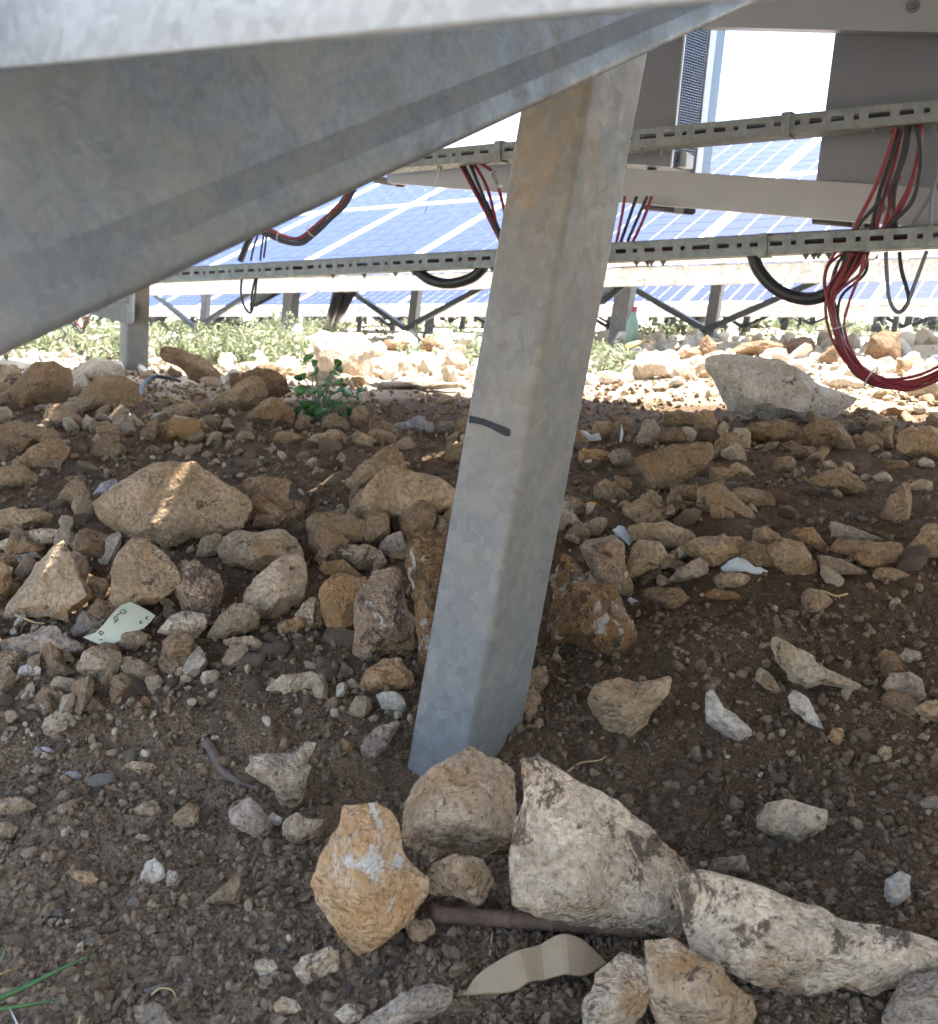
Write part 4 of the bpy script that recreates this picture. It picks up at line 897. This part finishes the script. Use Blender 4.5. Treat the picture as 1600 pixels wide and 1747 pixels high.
('rust', (1495,1122, 1510,1105, 1530,1112, 1540,1138, 1515,1136), 'ochre shard left of the grey stone near the right edge'),
('grey', (1563,1372, 1580,1355, 1640,1352, 1640,1388, 1580,1384), 'grey stone cut by the right edge above the long slab'),
('cream', (683,1580, 705,1562, 735,1568, 747,1586, 720,1614, 700,1602), 'small cream stone at the left end of the rusty rod'),
('pale', (481,1652, 510,1632, 560,1615, 582,1625, 587,1656, 560,1672, 520,1680, 495,1670), 'pale oval stone below the big orange rock'),
('pale', (426,1652, 440,1635, 462,1632, 480,1648, 470,1670, 440,1670), 'pale round stone left of the pale oval one'),
('grey', (615,1740, 655,1718, 685,1690, 735,1678, 772,1690, 775,1716, 740,1738, 690,1752, 625,1775), 'long grey stone at the bottom edge left of the cardboard'),
('pale', (568,1735, 585,1712, 620,1705, 632,1715, 615,1742, 590,1750), 'pale stone left of the long grey one at the bottom'),
('pale', (460,1716, 480,1700, 505,1705, 514,1722, 490,1735, 470,1730), 'pale angular stone near the bottom, left of centre'),
('grey', (225,1715, 255,1710, 275,1712, 290,1735, 320,1760, 240,1770), 'lilac-grey stone at the bottom edge left'),
('white', (233,1492, 245,1467, 265,1459, 284,1480, 287,1496, 262,1510, 240,1507), 'whitish stone in the gravelly soil at lower left'),
('grey', (283,1500, 286,1484, 300,1486, 312,1503, 300,1520, 285,1512), 'brownish stone touching the whitish one at lower left'),
('brown', (348,1539, 375,1513, 412,1488, 413,1541, 385,1547), 'pointed brown triangular stone left of the big orange rock'),
('cream', (226,1380, 238,1366, 268,1364, 280,1382, 262,1395, 235,1392), 'cream oval stone in the soil at left'),
('cream', (290,1400, 305,1382, 322,1367, 340,1378, 338,1405, 325,1415, 298,1412), 'cream pyramid-shaped stone right of the oval one'),
('pale', (64,1240, 78,1225, 98,1213, 113,1222, 118,1242, 95,1260, 75,1252), 'pale blocky stone in the soil at far left'),
('tan', (-20,1388, -20,1362, 40,1359, 62,1376, 30,1392), 'flat tan stone cut by the left edge'),
('tan', (-20,1432, -20,1405, 20,1400, 33,1412, 20,1430), 'tan stone cut by the left edge just below a flat one'),
('beige', (202,1305, 225,1297, 255,1300, 275,1310, 262,1322, 235,1320), 'flat cream stone lying in the soil left of the arrow-shaped one'),
('bluish', (51,1282, 58,1275, 82,1274, 98,1282, 85,1290, 55,1289), 'flat bluish stone in the soil at far left'),
('bluish', (100,1324, 112,1315, 132,1316, 142,1325, 125,1333, 106,1331), 'bluish-white flake in the soil at left'),
('grey', (46,1315, 60,1304, 85,1308, 89,1322, 60,1325), 'brown-grey stone left of the bluish-white flake'),
('grey', (240,1690, 262,1682, 300,1672, 285,1688, 250,1696), 'flat bark-coloured sliver of stone near the bottom left'),
('beige', (118,1490, 130,1483, 160,1486, 173,1500, 165,1516, 135,1515), 'crusty pale stone half sunk in soil at lower left'),
]
for pal, poly, lab in exec_stones:
    kw = {}
    px = math.sqrt(abs(np.ptp(np.array(poly[0::2])) * np.ptp(np.array(poly[1::2]))))
    if pal == 'concrete': kw = dict(nf=5, rough=.5)
    if 'slab' in lab or 'flat' in lab or 'shard' in lab or 'flake' in lab: kw['thick'] = .65
    if 'huge pitted' in lab: kw.update(thick=.9, nf=12, rough=1.7, sub=6, pits=((1275, 613, 11, .05), (1240, 662, 10, .07), (1264, 656, 14, .055), (1270, 682, 9, .06), (1330, 690, 22, .04), (1300, 650, 26, .03)))
    if 'crumbly' in lab: kw.update(rough=1.7, thick=.9)
    if 'porous' in lab or 'rough' in lab: kw.update(rough=1.35)
    if 'smooth' in lab or 'egg' in lab: kw.update(rough=.5, nf=5)
    if 'sandy' in lab: kw.update(rough=1.2)
    if 'soil smears' in lab: kw.update(nf=10, thick=.7)
    if 'long pale slab' in lab: kw.update(thick=.5, nf=20, rough=.9)
    if 'ledge' in lab: kw.update(sink=.5)
    if 'big white sunlit' in lab: kw.update(nf=7, rough=1.4)
    stone(pal, poly, lab, **kw)
N_HERO = len(STONE_PX)

# smaller fragments: eight shared shapes, set down one by one
def inside(poly, x, y):
    c = False; n = len(poly); j = n - 1
    for i in range(n):
        if (poly[i][1] > y) != (poly[j][1] > y) and x < (poly[j][0] - poly[i][0]) * (y - poly[i][1]) / (poly[j][1] - poly[i][1]) + poly[i][0]: c = not c
        j = i
    return c
frag = {}
def frag_mesh(i, pal):
    if (i, pal) not in frag:
        r = np.random.default_rng(100 + i); D, Fs = ico(3); rho = facets(D, r, 13, .42, .82, False); off = r.uniform(0, 50, 3)
        rho = rho * (1 + .05 * pn(D * 3 + off) + .02 * pn(D * 8 + off)); V = D * rho[:, None] * np.array([1, r.uniform(.6, .9), r.uniform(.4, .7)])
        me = mesh_np('stone_fragment', V * 1.25, Fs, True); me.set_sharp_from_angle(angle=R(22)); me.materials.append(M[pal]); frag[(i, pal)] = me
    return frag[(i, pal)]
rf = np.random.default_rng(21)
ZONES = [
 (34, (0, 1190, 520, 1740), (8, 17), ('cream', 'pale', 'tan', 'beige', 'white'), 'small stone chip loose in the gravelly soil at lower left', 'chips in the soil at lower left'),
 (24, (960, 1060, 1600, 1480), (7, 15), ('cream', 'pale', 'tan', 'rust', 'grey'), 'small stone chip bedded in the brown soil right of the post', 'chips in the soil right of the post'),
 (30, (0, 1080, 600, 1190), (11, 24), ('cream', 'grey', 'tan', 'pale'), 'small rubble stone at the foot of the left bank', 'rubble at the foot of the left bank'),
 (26, (0, 745, 600, 940), (10, 22), ('tan', 'brown', 'cream'), 'small brown rubble stone scattered high on the left bank', 'rubble high on the left bank'),
 (24, (960, 735, 1600, 1040), (10, 22), ('tan', 'brown', 'grey'), 'small dim rubble stone scattered over the right bank', 'rubble on the right bank'),
 (16, (420, 1590, 1000, 1745), (8, 17), ('pale', 'cream', 'white', 'grey'), 'small pale stone near the bottom edge around the cardboard', 'pale stones near the bottom edge'),
]
HN = {}
import re as _re
for (pal_, poly_, lab_) in exec_stones:
    s_ = _re.split(r' (?:left|right|below|behind|above|beside|between|under|in|at|with|cut|of|touching|leaning|tucked|lying|directly|just|standing|among|framed|half|streaked|pointing|wedged|topping|alone|against|over|on|near|inside|close|beneath|peeping|along|that|striped)\b|,', lab_)[0]
    HN.setdefault(s_, []).append(np.array(poly_, float).reshape(-1, 2))
HN = [(k_, v_[0]) for k_, v_ in HN.items() if len(v_) == 1 and 2 <= len(k_.split()) <= 7 and k_ not in ('small tan stone', 'tan stone')]
PCOL = {'cream': 'cream', 'pale': 'pale', 'tan': 'tan', 'beige': 'sandy', 'white': 'whitish', 'rust': 'ochre', 'grey': 'grey', 'brown': 'brown'}
USED = set()
def frag_label(x, y, pal, noun):
    c = []
    for k_, P_ in HN:
        lo, hi = P_.min(0), P_.max(0); dx = max(lo[0] - x, 0, x - hi[0]); dy = max(lo[1] - y, 0, y - hi[1]); d_ = math.hypot(dx, dy)
        w_ = ('left of' if x < (lo[0] + hi[0]) / 2 else 'right of') if dx >= dy else ('behind' if y < (lo[1] + hi[1]) / 2 else 'in front of')
        c.append((d_, w_, k_))
    c.sort()
    for d_, w_, k_ in c:
        for adj in ('small %s', 'tiny %s', 'little %s'):
            L_ = (adj % PCOL[pal]) + ' ' + noun + (' just ' if d_ < 45 else ' ') + w_ + ' the ' + k_
            if L_ not in USED: USED.add(L_); return L_
PAPER = np.array([(150, 1098), (215, 1030), (265, 1052), (262, 1075), (190, 1100)])
for n, (x0, y0, x1, y1), (s0, s1), pals, lab, grp in ZONES:
    k = 0; tries = 0
    while k < n and tries < 2000:
        tries += 1; x = rf.uniform(x0, x1); y = rf.uniform(y0, y1)
        if any(inside(p, x, y) for p in STONE_PX) or inside(PAPER, x, y) or (705 < x < 960): continue
        p = hit(x, y); d = (p - CAM) @ FW; r_ = rf.uniform(s0, s1) * (1 if rf.random() < .8 else 1.4) * d / F
        pl0 = str(rf.choice(pals)); lab = frag_label(x, y, pl0, 'chip' if s1 < 20 else 'rubble stone')
        o = bpy.data.objects.new('stone_fragment', frag_mesh(int(rf.integers(8)), pl0)); COL.objects.link(o)
        o.location = Vector(p + np.array([0, 0, r_ * .12 + float(relief([p[0]], [p[1]])[0])])); o.scale = (r_ * 1.15,) * 3; o.rotation_euler = (rf.normal() * .3, rf.normal() * .3, rf.uniform(0, 6.28))
        setp(o, lab, 'stone', grp); k += 1

# ------------------------------------------------------------------ soil crumbs and gravel (nobody could count them)
def scatter(name, n, sub, size, mat, kind_label, weight, seed, flat=(.6, .95), rmax=4.6):
    r = np.random.default_rng(seed); D, Fs = ico(sub); nv = len(D)
    a = np.radians(r.uniform(-29, 29, n * 3)); lo, hi = math.log(.55), math.log(rmax); d = np.exp(r.uniform(lo, hi, n * 3)); X = d * np.sin(a); Y = d * np.cos(a)
    keep = r.random(n * 3) < weight(X, Y); X, Y, d = X[keep][:n], Y[keep][:n], d[keep][:n]; n = len(X)
    Z = ground0(X, Y) + relief(X, Y); s = size(r, d, n)
    dirs = D[None] * (1 + .34 * r.normal(size=(n, nv, 1)).clip(-1.5, 1.5)) if sub == 1 else D[None] * (1 + .07 * r.normal(size=(n, nv, 1)).clip(-1.6, 1.6))
    if sub > 1:                                  # broken faces, so that the chips are angular
        for _ in range(7):
            m = r.normal(size=(n, 1, 3)); m /= np.linalg.norm(m, axis=2, keepdims=True); off = r.uniform(.32, .74, (n, 1)); dt = (D[None] * m).sum(2)
            rl_ = np.linalg.norm(dirs, axis=2); dirs = dirs * (np.minimum(rl_, np.where(dt > .05, off / np.maximum(dt, .05), 9.)) / rl_)[:, :, None]
    sc = np.stack([np.ones(n), r.uniform(.6, 1, n), r.uniform(*flat, n)], 1); L = dirs * sc[:, None] * s[:, None, None] * (1.3 if sub > 1 else 1.)
    q = r.normal(size=(n, 4)); q /= np.linalg.norm(q, axis=1)[:, None]; w_, x, y, z = q.T
    Rm = np.stack([np.stack([1 - 2 * (y * y + z * z), 2 * (x * y - z * w_), 2 * (x * z + y * w_)], -1), np.stack([2 * (x * y + z * w_), 1 - 2 * (x * x + z * z), 2 * (y * z - x * w_)], -1), np.stack([2 * (x * z - y * w_), 2 * (y * z + x * w_), 1 - 2 * (x * x + y * y)], -1)], 1)
    W = np.einsum('nij,nvj->nvi', Rm, L) + np.stack([X, Y, Z + s * .3 + .0005], 1)[:, None]
    faces = (Fs[None] + (np.arange(n) * nv)[:, None, None]).reshape(-1, 3)
    o = obj(name, W.reshape(-1, 3), faces, M[mat], smooth=False)
    at = o.data.attributes.new('tint', 'FLOAT', 'POINT'); at.data.foreach_set('value', np.repeat(r.random(n), nv).astype(np.float32))
    if sub > 2: o.data.polygons.foreach_set('use_smooth', np.ones(len(o.data.polygons), bool)); o.data.set_sharp_from_angle(angle=R(22))
    return setp(o, kind_label, name.replace('_', ' '), kind='stuff')
def w_crumb(X, Y): return np.where(Y < 1.35, 1., .30) * np.clip(.35 + 1.4 * pn(np.stack([X * 3, Y * 3, X * 0], 1)) + .5, .45, 1)
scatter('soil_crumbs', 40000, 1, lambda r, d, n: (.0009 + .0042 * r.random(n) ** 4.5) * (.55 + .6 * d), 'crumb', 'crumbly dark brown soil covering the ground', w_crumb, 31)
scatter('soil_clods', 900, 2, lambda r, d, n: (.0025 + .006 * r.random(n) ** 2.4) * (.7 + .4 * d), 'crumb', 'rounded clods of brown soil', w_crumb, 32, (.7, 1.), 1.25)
def w_grav(X, Y): return np.where(X < 0, 1., .28) * np.clip(.45 + 1.6 * pn(np.stack([X * 2.2 + 7, Y * 2.2, X * 0], 1)), .06, 1)
scatter('gravel', 5200, 2, lambda r, d, n: (.0009 + .0050 * r.random(n) ** 3.4) * (.6 + .6 * d), 'gravel', 'fine pale limestone gravel in the soil', w_grav, 33, (.45, .9))
def w_bank(X, Y): return np.where((Y > 1.1) & (Y < 4.2), 1., 0.) * np.where((X > -.35) & (X < .75) & (Y > 2.3), .12, 1.) * np.where((X > .08) & (Y < 1.42), .15, 1.) * np.where((Y > 1.70) & (Y < 2.15) & (X > -.75), .25, 1.) * np.clip(.35 + 2.8 * pn(np.stack([X * 2.1 + 3, Y * 2.1, X * 0], 1)), .05, 1)
scatter('rubble', 2400, 2, lambda r, d, n: (.0022 + .019 * r.random(n) ** 3.2) * (.55 + .40 * d), 'gravel', 'loose limestone rubble on the bank', w_bank, 34, (.45, .85))
def w_coarse(X, Y): return np.where((Y > 1.12) & (Y < 2.3), 1., 0.) * np.where((X > .08) & (Y < 1.40), .1, 1.) * np.where((Y > 1.70) & (Y < 2.15) & (X > -.75), .08, 1.) * np.clip(.45 + 2.4 * pn(np.stack([X * 2.6 + 31, Y * 2.6, X * 0], 1)), .0, 1)
scatter('coarse_rubble', 780, 3, lambda r, d, n: (.008 + .030 * r.random(n) ** 2.0) * (.55 + .32 * d), 'coarse', 'broken limestone rubble heaped between the larger stones', w_coarse, 36, (.5, .85))
def w_lane(X, Y): return np.where((Y > 3.5), 1., 0.) * np.clip(.5 + 1.8 * pn(np.stack([X * 1.0 + 13, Y * 1.0, X * 0], 1)), .1, 1)
scatter('lane_rubble', 2600, 2, lambda r, d, n: (.008 + .05 * r.random(n) ** 3.0) * (.5 + .14 * d), 'lane', 'pale sunlit rubble in the lane between the tables', w_lane, 35, (.45, .85), 8.5)

# ------------------------------------------------------------------ litter
# paper scrap with handwriting, leaning on the stones
def on_plane(px, py, p0, n): d = ray(px, py); return CAM + d * (((p0 - CAM) @ n) / (d @ n))
pc = hit(205, 1096); pn_ = nrm(-FW * .75 + np.array([.1, 0, .9])); p0 = pc + np.array([0, -.015, .012])
def curl(px, py): return on_plane(px, py, p0, pn_) + pn_ * (.006 * math.sin((px - 150) / 40.) + .004 * math.cos(py / 17.))
rows = [[(222, 1029), (238, 1036), (252, 1044), (266, 1053)], [(206, 1038), (224, 1047), (242, 1056), (258, 1066)], [(194, 1052), (212, 1061), (230, 1069), (248, 1076)], [(180, 1070), (198, 1077), (214, 1083), (230, 1086)], [(164, 1083), (180, 1090), (194, 1095), (206, 1097)], [(141, 1087), (160, 1096), (174, 1102), (188, 1103)]]
V = [curl(x, y) for r_ in rows for x, y in r_]; V += [v - pn_ * .0004 for v in V[:]]; nq = 24
Fs = []
for i in range(5):
    for j in range(3):
        a = i * 4 + j; Fs += [(a, a + 1, a + 5, a + 4), (nq + a, nq + a + 4, nq + a + 5, nq + a + 1)]
paper = obj('paper_scrap', V, Fs, M['paper'], smooth=True, origin=pc); setp(paper, 'torn pale paper scrap with handwriting among the stones at left', 'paper')
strokes = [[(208, 1047), (214, 1046), (217, 1050), (214, 1054), (209, 1053), (206, 1049)], [(208, 1053), (204, 1056), (200, 1057)], [(203, 1062), (198, 1059), (196, 1063), (200, 1067), (204, 1064)], [(204, 1064), (197, 1071)], [(253, 1057), (250, 1060), (253, 1063)], [(243, 1066), (240, 1069), (243, 1071)], [(176, 1083), (172, 1081), (170, 1085), (174, 1088), (178, 1085), (176, 1083)], [(171, 1094), (176, 1095)]]
bits = [tube([curl(x, y) + pn_ * .0007 for x, y in s], .0007, 5) for s in strokes]
V, Fs = join(*bits); obj('handwriting', V, Fs, M['ink'], paper)
# cardboard piece: a bent strip with two folds
cb0 = hit(800, 1697); cbn = nrm(np.array([.05, -.45, .9])); cb0 = cb0 + cbn * .004
top = [(795, 1690), (815, 1668), (855, 1646), (905, 1626), (945, 1611), (985, 1613), (1010, 1625)]
bot = [(778, 1697), (830, 1699), (876, 1700), (912, 1681), (950, 1677), (995, 1675), (1032, 1648)]
h = [0, .002, .006, .013, .011, .016, .010]
top_s = spline(np.array([(x, y, q) for (x, y), q in zip(top, h)]), 5); bot_s = spline(np.array([(x, y, q) for (x, y), q in zip(bot, h)]), 5)
V = []; Fs = []
for k in range(len(top_s)):
    hk = float(np.interp(k / (len(top_s) - 1), [0, .42, .56, .72, 1], [0, .013, .007, .016, .006])); a_, b_ = (on_plane(s_[0], s_[1], cb0, cbn) + cbn * hk for s_ in (top_s[k], bot_s[k]))
    V += [a_, b_, a_ - cbn * .0022, b_ - cbn * .0022]
    if k: q = 4 * k; Fs += [(q - 4, q - 3, q + 1, q), (q - 2, q + 2, q + 3, q - 1), (q - 4, q, q + 2, q - 2), (q - 3, q - 1, q + 3, q + 1)]
e_ = 4 * (len(top_s) - 1); Fs += [(0, 2, 3, 1), (e_, e_ + 1, e_ + 3, e_ + 2)]
cbo = obj('cardboard', V, Fs, M['cardboard'], origin=cb0); smooth_by_angle(cbo, 8); setp(cbo, 'torn folded strip of brown cardboard lying at the bottom below the rusty rod', 'cardboard')
# rusty rod
a, b = hit(738, 1582), hit(1105, 1622); a = a + np.array([0, 0, .013]); b = b + np.array([0, .004, .017])
n_ = 60; P = np.array([a + (b - a) * t for t in np.linspace(0, 1, n_)]); rad = .0072 * (1 + .07 * np.sin(np.arange(n_) * 2.1) + .05 * rf.normal(size=n_))
V, Fs = tube(P, rad, 12); setp(obj('rusty_rod', V, Fs, M['rebar'], smooth=True, origin=a), 'rusty steel rod lying in front of the large cream rock', 'rod')
# crumpled plastic scraps
def crumple(name, label, poly, mat, thick=.25, cat='plastic scrap', rough=1.8):
    poly = np.array(poly, float); o = stone('white', poly.ravel(), label, thick=thick, sub=3, rough=rough, nf=16, sink=.6); o.name = name; o.data.name = name
    o.data.materials.clear(); o.data.materials.append(M[mat]); o.data.polygons.foreach_set('use_smooth', np.zeros(len(o.data.polygons), bool)); o['category'] = cat; o['group'] = 'litter among the stones'; STONE_PX.pop()
crumple('plastic_scrap', 'crinkled clear plastic scrap right beside the post', [(990, 752), (992, 732), (1010, 742), (1020, 738), (1030, 752), (1012, 754)], 'clear_plastic')
crumple('plastic_scrap', 'small clear plastic twist beside the tan stone right of the post', [(1056, 758), (1060, 722), (1064, 740), (1060, 757)], 'clear_plastic')
crumple('plastic_sheet', 'white crumpled sheet among the stones of the right bank', [(1220, 972), (1240, 952), (1258, 948), (1285, 962), (1310, 975), (1290, 980), (1262, 982)], 'white_plastic', .3)
crumple('plastic_scrap', 'white crumpled plastic near the post on the right', [(1038, 898), (1044, 905), (1052, 894), (1066, 900), (1085, 922), (1075, 934), (1055, 918)], 'white_plastic', .5)
crumple('plastic_scrap', 'yellow plastic bit in dark soil right of the post', [(998, 860), (1002, 856), (1018, 857), (1024, 864), (1005, 862)], 'yellow_plastic', .6)
crumple('plastic_scrap', 'teal plastic bit under the purple-grey stone right of the post', [(1068, 1022), (1075, 1018), (1090, 1024), (1078, 1034)], 'bluish', .5)
# bottle lying upright behind the next table's post
bb = hit(1076, 592); up_ = np.array([.06, 0, 1.])
bt = thing('bottle', 'greenish plastic bottle with a red cap behind the post of the next table', 'bottle', bb)
V, Fs = tube([bb + up_ * z for z in (0, .01, .12, .15, .18, .2)], [.03, .036, .036, .03, .016, .014], 14); obj('bottle_body', V, Fs, M['bottle_green'], bt, smooth=True)
V, Fs = tube([bb + up_ * .2, bb + up_ * .225], .016, 12); obj('cap', V, Fs, M['red_cable'], bt)
# roots, twigs, hose end, straws
def strand(name, label, cat, pts, r0, mat, lift=.004, arch=0., group=None, taper=.5):
    P = np.array([hit(x, y) for x, y in pts]); n = len(P); P[:, 2] += lift + arch * np.sin(np.linspace(0, math.pi, n)); Q = spline(P, 6)
    V, Fs = tube(Q, np.linspace(r0, r0 * taper, len(Q)), 7); return setp(obj(name, V, Fs, M[mat], smooth=True, origin=P[0]), label, cat, group)
strand('root', 'dark root snaking through the soil left of the arrow-shaped stone', 'root', [(352, 1268), (368, 1295), (380, 1318), (405, 1335), (440, 1352)], .0062, 'twig', .002)
strand('rootlet', 'thin pale rootlet on the soil right of the post base', 'root', [(968, 1322), (990, 1312), (1020, 1308), (1034, 1296)], .0012, 'straw', .004, .004)
strand('hose_end', 'thin dark hose end curling below the distant upright post', 'hose', [(238, 692), (246, 676), (262, 665), (285, 662), (307, 657)], .007, 'black_cable', .015, .03, taper=.9)
strand('stick', 'pale stick lying on the bright ground right of the post', 'stick', [(1070, 604), (1085, 598), (1105, 594), (1112, 598)], .015, 'straw', .04)
strand('twig', 'dry twig in the dark soil beside the yellow plastic bit', 'twig', [(958, 858), (980, 862), (1000, 860)], .003, 'twig', .006)
strand('twig', 'thin pale straw lying across the right bank', 'twig', [(1370, 1022), (1400, 1018), (1425, 1026), (1445, 1022)], .0025, 'straw', .008)
strand('straw', 'dry grass stalk beside the triangular stone at left', 'straw', [(20, 1058), (35, 1066), (60, 1076), (78, 1078)], .002, 'straw', .012)
strand('straw', 'orange pine needle upright left of the cardboard', 'straw', [(836, 1640), (838, 1618), (840, 1600)], .0011, 'straw', .006)
strand('straw', 'curved straw on the soil near the bottom left', 'straw', [(258, 1705), (275, 1700), (295, 1704), (302, 1716)], .001, 'straw', .004, .004)
# grass blades at the lower left corner
def blade(label, pts, d0, d1, w_, mat):
    n = len(pts); P = spline(np.array([CAM + ray(x, y) * (d0 + (d1 - d0) * i / (n - 1)) for i, (x, y) in enumerate(pts)]), 6); m = len(P); V = []; Fs = []
    side = nrm(np.cross(P[-1] - P[0], FW)); f = np.cross(side, nrm(P[-1] - P[0]))
    for i, p in enumerate(P):
        s = w_ * (1 - (i / (m - 1)) ** 2 * .9); V += [p + side * s, p + f * s * .35, p - side * s, p - f * s * .2]
        if i: k = 4 * i; Fs += [(k - 4 + q, k - 4 + (q + 1) % 4, k + (q + 1) % 4, k + q) for q in range(4)]
    Fs += [(3, 2, 1, 0), tuple(range(4 * m - 4, 4 * m))]
    setp(obj('grass_blade', V, Fs, M[mat], smooth=True, origin=P[0]), label, 'grass blade', 'grass blades in the corner')
blade('long green grass blade reaching in from the left edge near the bottom', [(-40, 1720), (40, 1685), (110, 1650), (165, 1625)], .70, .76, .0024, 'grass')
blade('lower green grass blade lying near the bottom left corner', [(-40, 1728), (40, 1716), (105, 1704)], .68, .72, .0022, 'grass')
blade('short steep green blade at the left edge', [(-10, 1660), (4, 1632), (14, 1600)], .74, .78, .0018, 'grass')
blade('yellow straw poking in from the left edge', [(-20, 1672), (10, 1658), (34, 1650)], .72, .75, .0016, 'straw')
blade('bright white straw tip in the bottom left corner', [(38, 1775), (28, 1745), (15, 1718)], .62, .66, .0020, 'white_plastic')
blade('yellow straw tip at the bottom edge, left', [(128, 1770), (134, 1748), (138, 1730)], .66, .68, .0016, 'straw')

# ------------------------------------------------------------------ leafy green plant at the shade edge
pbase = hit(548, 716); pl_ = thing('leafy_plant', 'small leafy green plant among the stones left of the post', 'plant', pbase)
dpl = (pbase - CAM) @ FW
tips = [(500, 664), (514, 642), (536, 634), (520, 690), (508, 700), (536, 622), (556, 655), (578, 628), (576, 618), (578, 650), (548, 700), (590, 668), (612, 678), (618, 690), (600, 700), (584, 706), (560, 680), (530, 694), (548, 668), (568, 640), (526, 712), (572, 690), (516, 666)]
rl = np.random.default_rng(8)
for i, (x, y) in enumerate(tips):
    e = CAM + ray(x, y) * (dpl + rl.uniform(-.12, .10)); mid = (pbase + e) / 2 + np.array([rl.normal() * .01, rl.normal() * .01, .03])
    V, Fs = tube(spline([pbase + np.array([0, 0, -.01]), mid, e], 5), .0022, 5); st = obj('stem', V, Fs, M['stem'], pl_, smooth=True)
    for q in range(2 if i % 2 else 1):
        c = e + rl.normal(size=3) * .020 * (q > 0); s = rl.uniform(.014, .024); nrm_ = nrm(rl.normal(size=3) + np.array([0, -.6, 1.2])); t1 = nrm(np.cross(nrm_, rl.normal(size=3))); t2 = np.cross(nrm_, t1)
        ring = [c + t1 * math.cos(k * math.pi / 4) * s * .75 + t2 * math.sin(k * math.pi / 4) * s * (1.15 if k in (2,) else .9) + nrm_ * .004 * math.cos(k * math.pi / 2) for k in range(8)]
        V = ring + [c + nrm_ * .001] + [c - nrm_ * .0008]; Fs = [(k, (k + 1) % 8, 8) for k in range(8)] + [((k + 1) % 8, k, 9) for k in range(8)]
        obj('leaf', V, Fs, M['leaf'], st, smooth=True)

# ------------------------------------------------------------------ weeds in the sunlit lane (one mass)
def weeds():
    r = np.random.default_rng(17); V = []; Fs = []; tint = []; n0 = 0
    areas = [((-20, 572, 215, 622), 560, .20), ((265, 570, 540, 622), 620, .20), ((265, 554, 560, 575), 420, .24), ((560, 552, 830, 580), 130, .22), ((640, 600, 720, 618), 14, .08), ((780, 590, 830, 625), 40, .16), ((1015, 600, 1075, 640), 90, .12), ((1085, 562, 1300, 592), 420, .16), ((1300, 552, 1460, 576), 260, .18), ((1380, 556, 1640, 568), 160, .18)]
    for (x0, y0, x1, y1), n, hgt in areas:
        GP = [hit(xx, yy) for xx in np.linspace(x0, x1, 24) for yy in np.linspace(y0, y1, 4)]
        for _ in range(n):
            g0 = GP[r.integers(len(GP))]; g1 = GP[r.integers(len(GP))] if r.random() < .1 else g0; p = g0 + np.array([r.normal() * .07 * g0[1] / 6, r.normal() * .12 * g0[1] / 6, 0]); p[2] = g0[2] - .01; pm = float(pn(np.array([[p[0] * 1.3, p[1] * .9, 4.2]]))[0])
            if pm < (-.25 if g0[0] < -.3 else -.10) + .12 * r.random(): continue
            h = hgt * (.55 + 1.2 * max(pm, 0)) * r.uniform(.4, 1.25); lean = r.normal(size=2) * .35; tn = r.random()
            thick = .0035 * max(1, p[1] / 6)
            P = [p + np.array([lean[0] * t * t * h, lean[1] * t * t * h, h * t]) for t in (0, .35, .7, .92)]
            cd = r.choice([-1, 1]); a0 = r.uniform(0, 3.14); cv = np.array([math.cos(a0) * cd, math.sin(a0), 0])
            P += [P[-1] + cv * .018 + np.array([0, 0, .02]), P[-1] + cv * .045 + np.array([0, 0, .012]), P[-1] + cv * .052 - np.array([0, 0, .008])]
            v, f = tube(np.array(P), np.array([.7, .7, .6, .6, 1.1, 1.2, .6]) * thick, 3)
            V.append(v); Fs += [[i + n0 for i in q] for q in f]; n0 += len(v); tint += [tn * .5 + .5] * len(v)
            for q in range(9):
                t = r.uniform(.15, .95); c = p + np.array([lean[0] * t * t * h, lean[1] * t * t * h, h * t]); d = r.normal(size=3); d[2] = abs(d[2]) * .7; d = nrm(d); s = r.uniform(.018, .045) * (1 - .4 * t) * max(1, p[1] / 7)
                sd = nrm(np.cross(d, r.normal(size=3))) * s * .32; e = c + d * s
                V.append(np.array([c, c + d * s * .5 + sd, e, c + d * s * .5 - sd])); Fs.append([n0, n0 + 1, n0 + 2, n0 + 3]); n0 += 4; tint += [tn * .6 + .25 * r.random()] * 4
    V = np.concatenate(V); me = bpy.data.meshes.new('weeds'); me.from_pydata(V.tolist(), [], Fs); me.materials.append(M['weed'])
    at = me.attributes.new('tint', 'FLOAT', 'POINT'); at.data.foreach_set('value', np.array(tint, np.float32))
    o = bpy.data.objects.new('weeds', me); COL.objects.link(o); setp(o, 'pale green weeds with curled tips growing between the rows of tables', 'weeds', kind='stuff')
weeds()
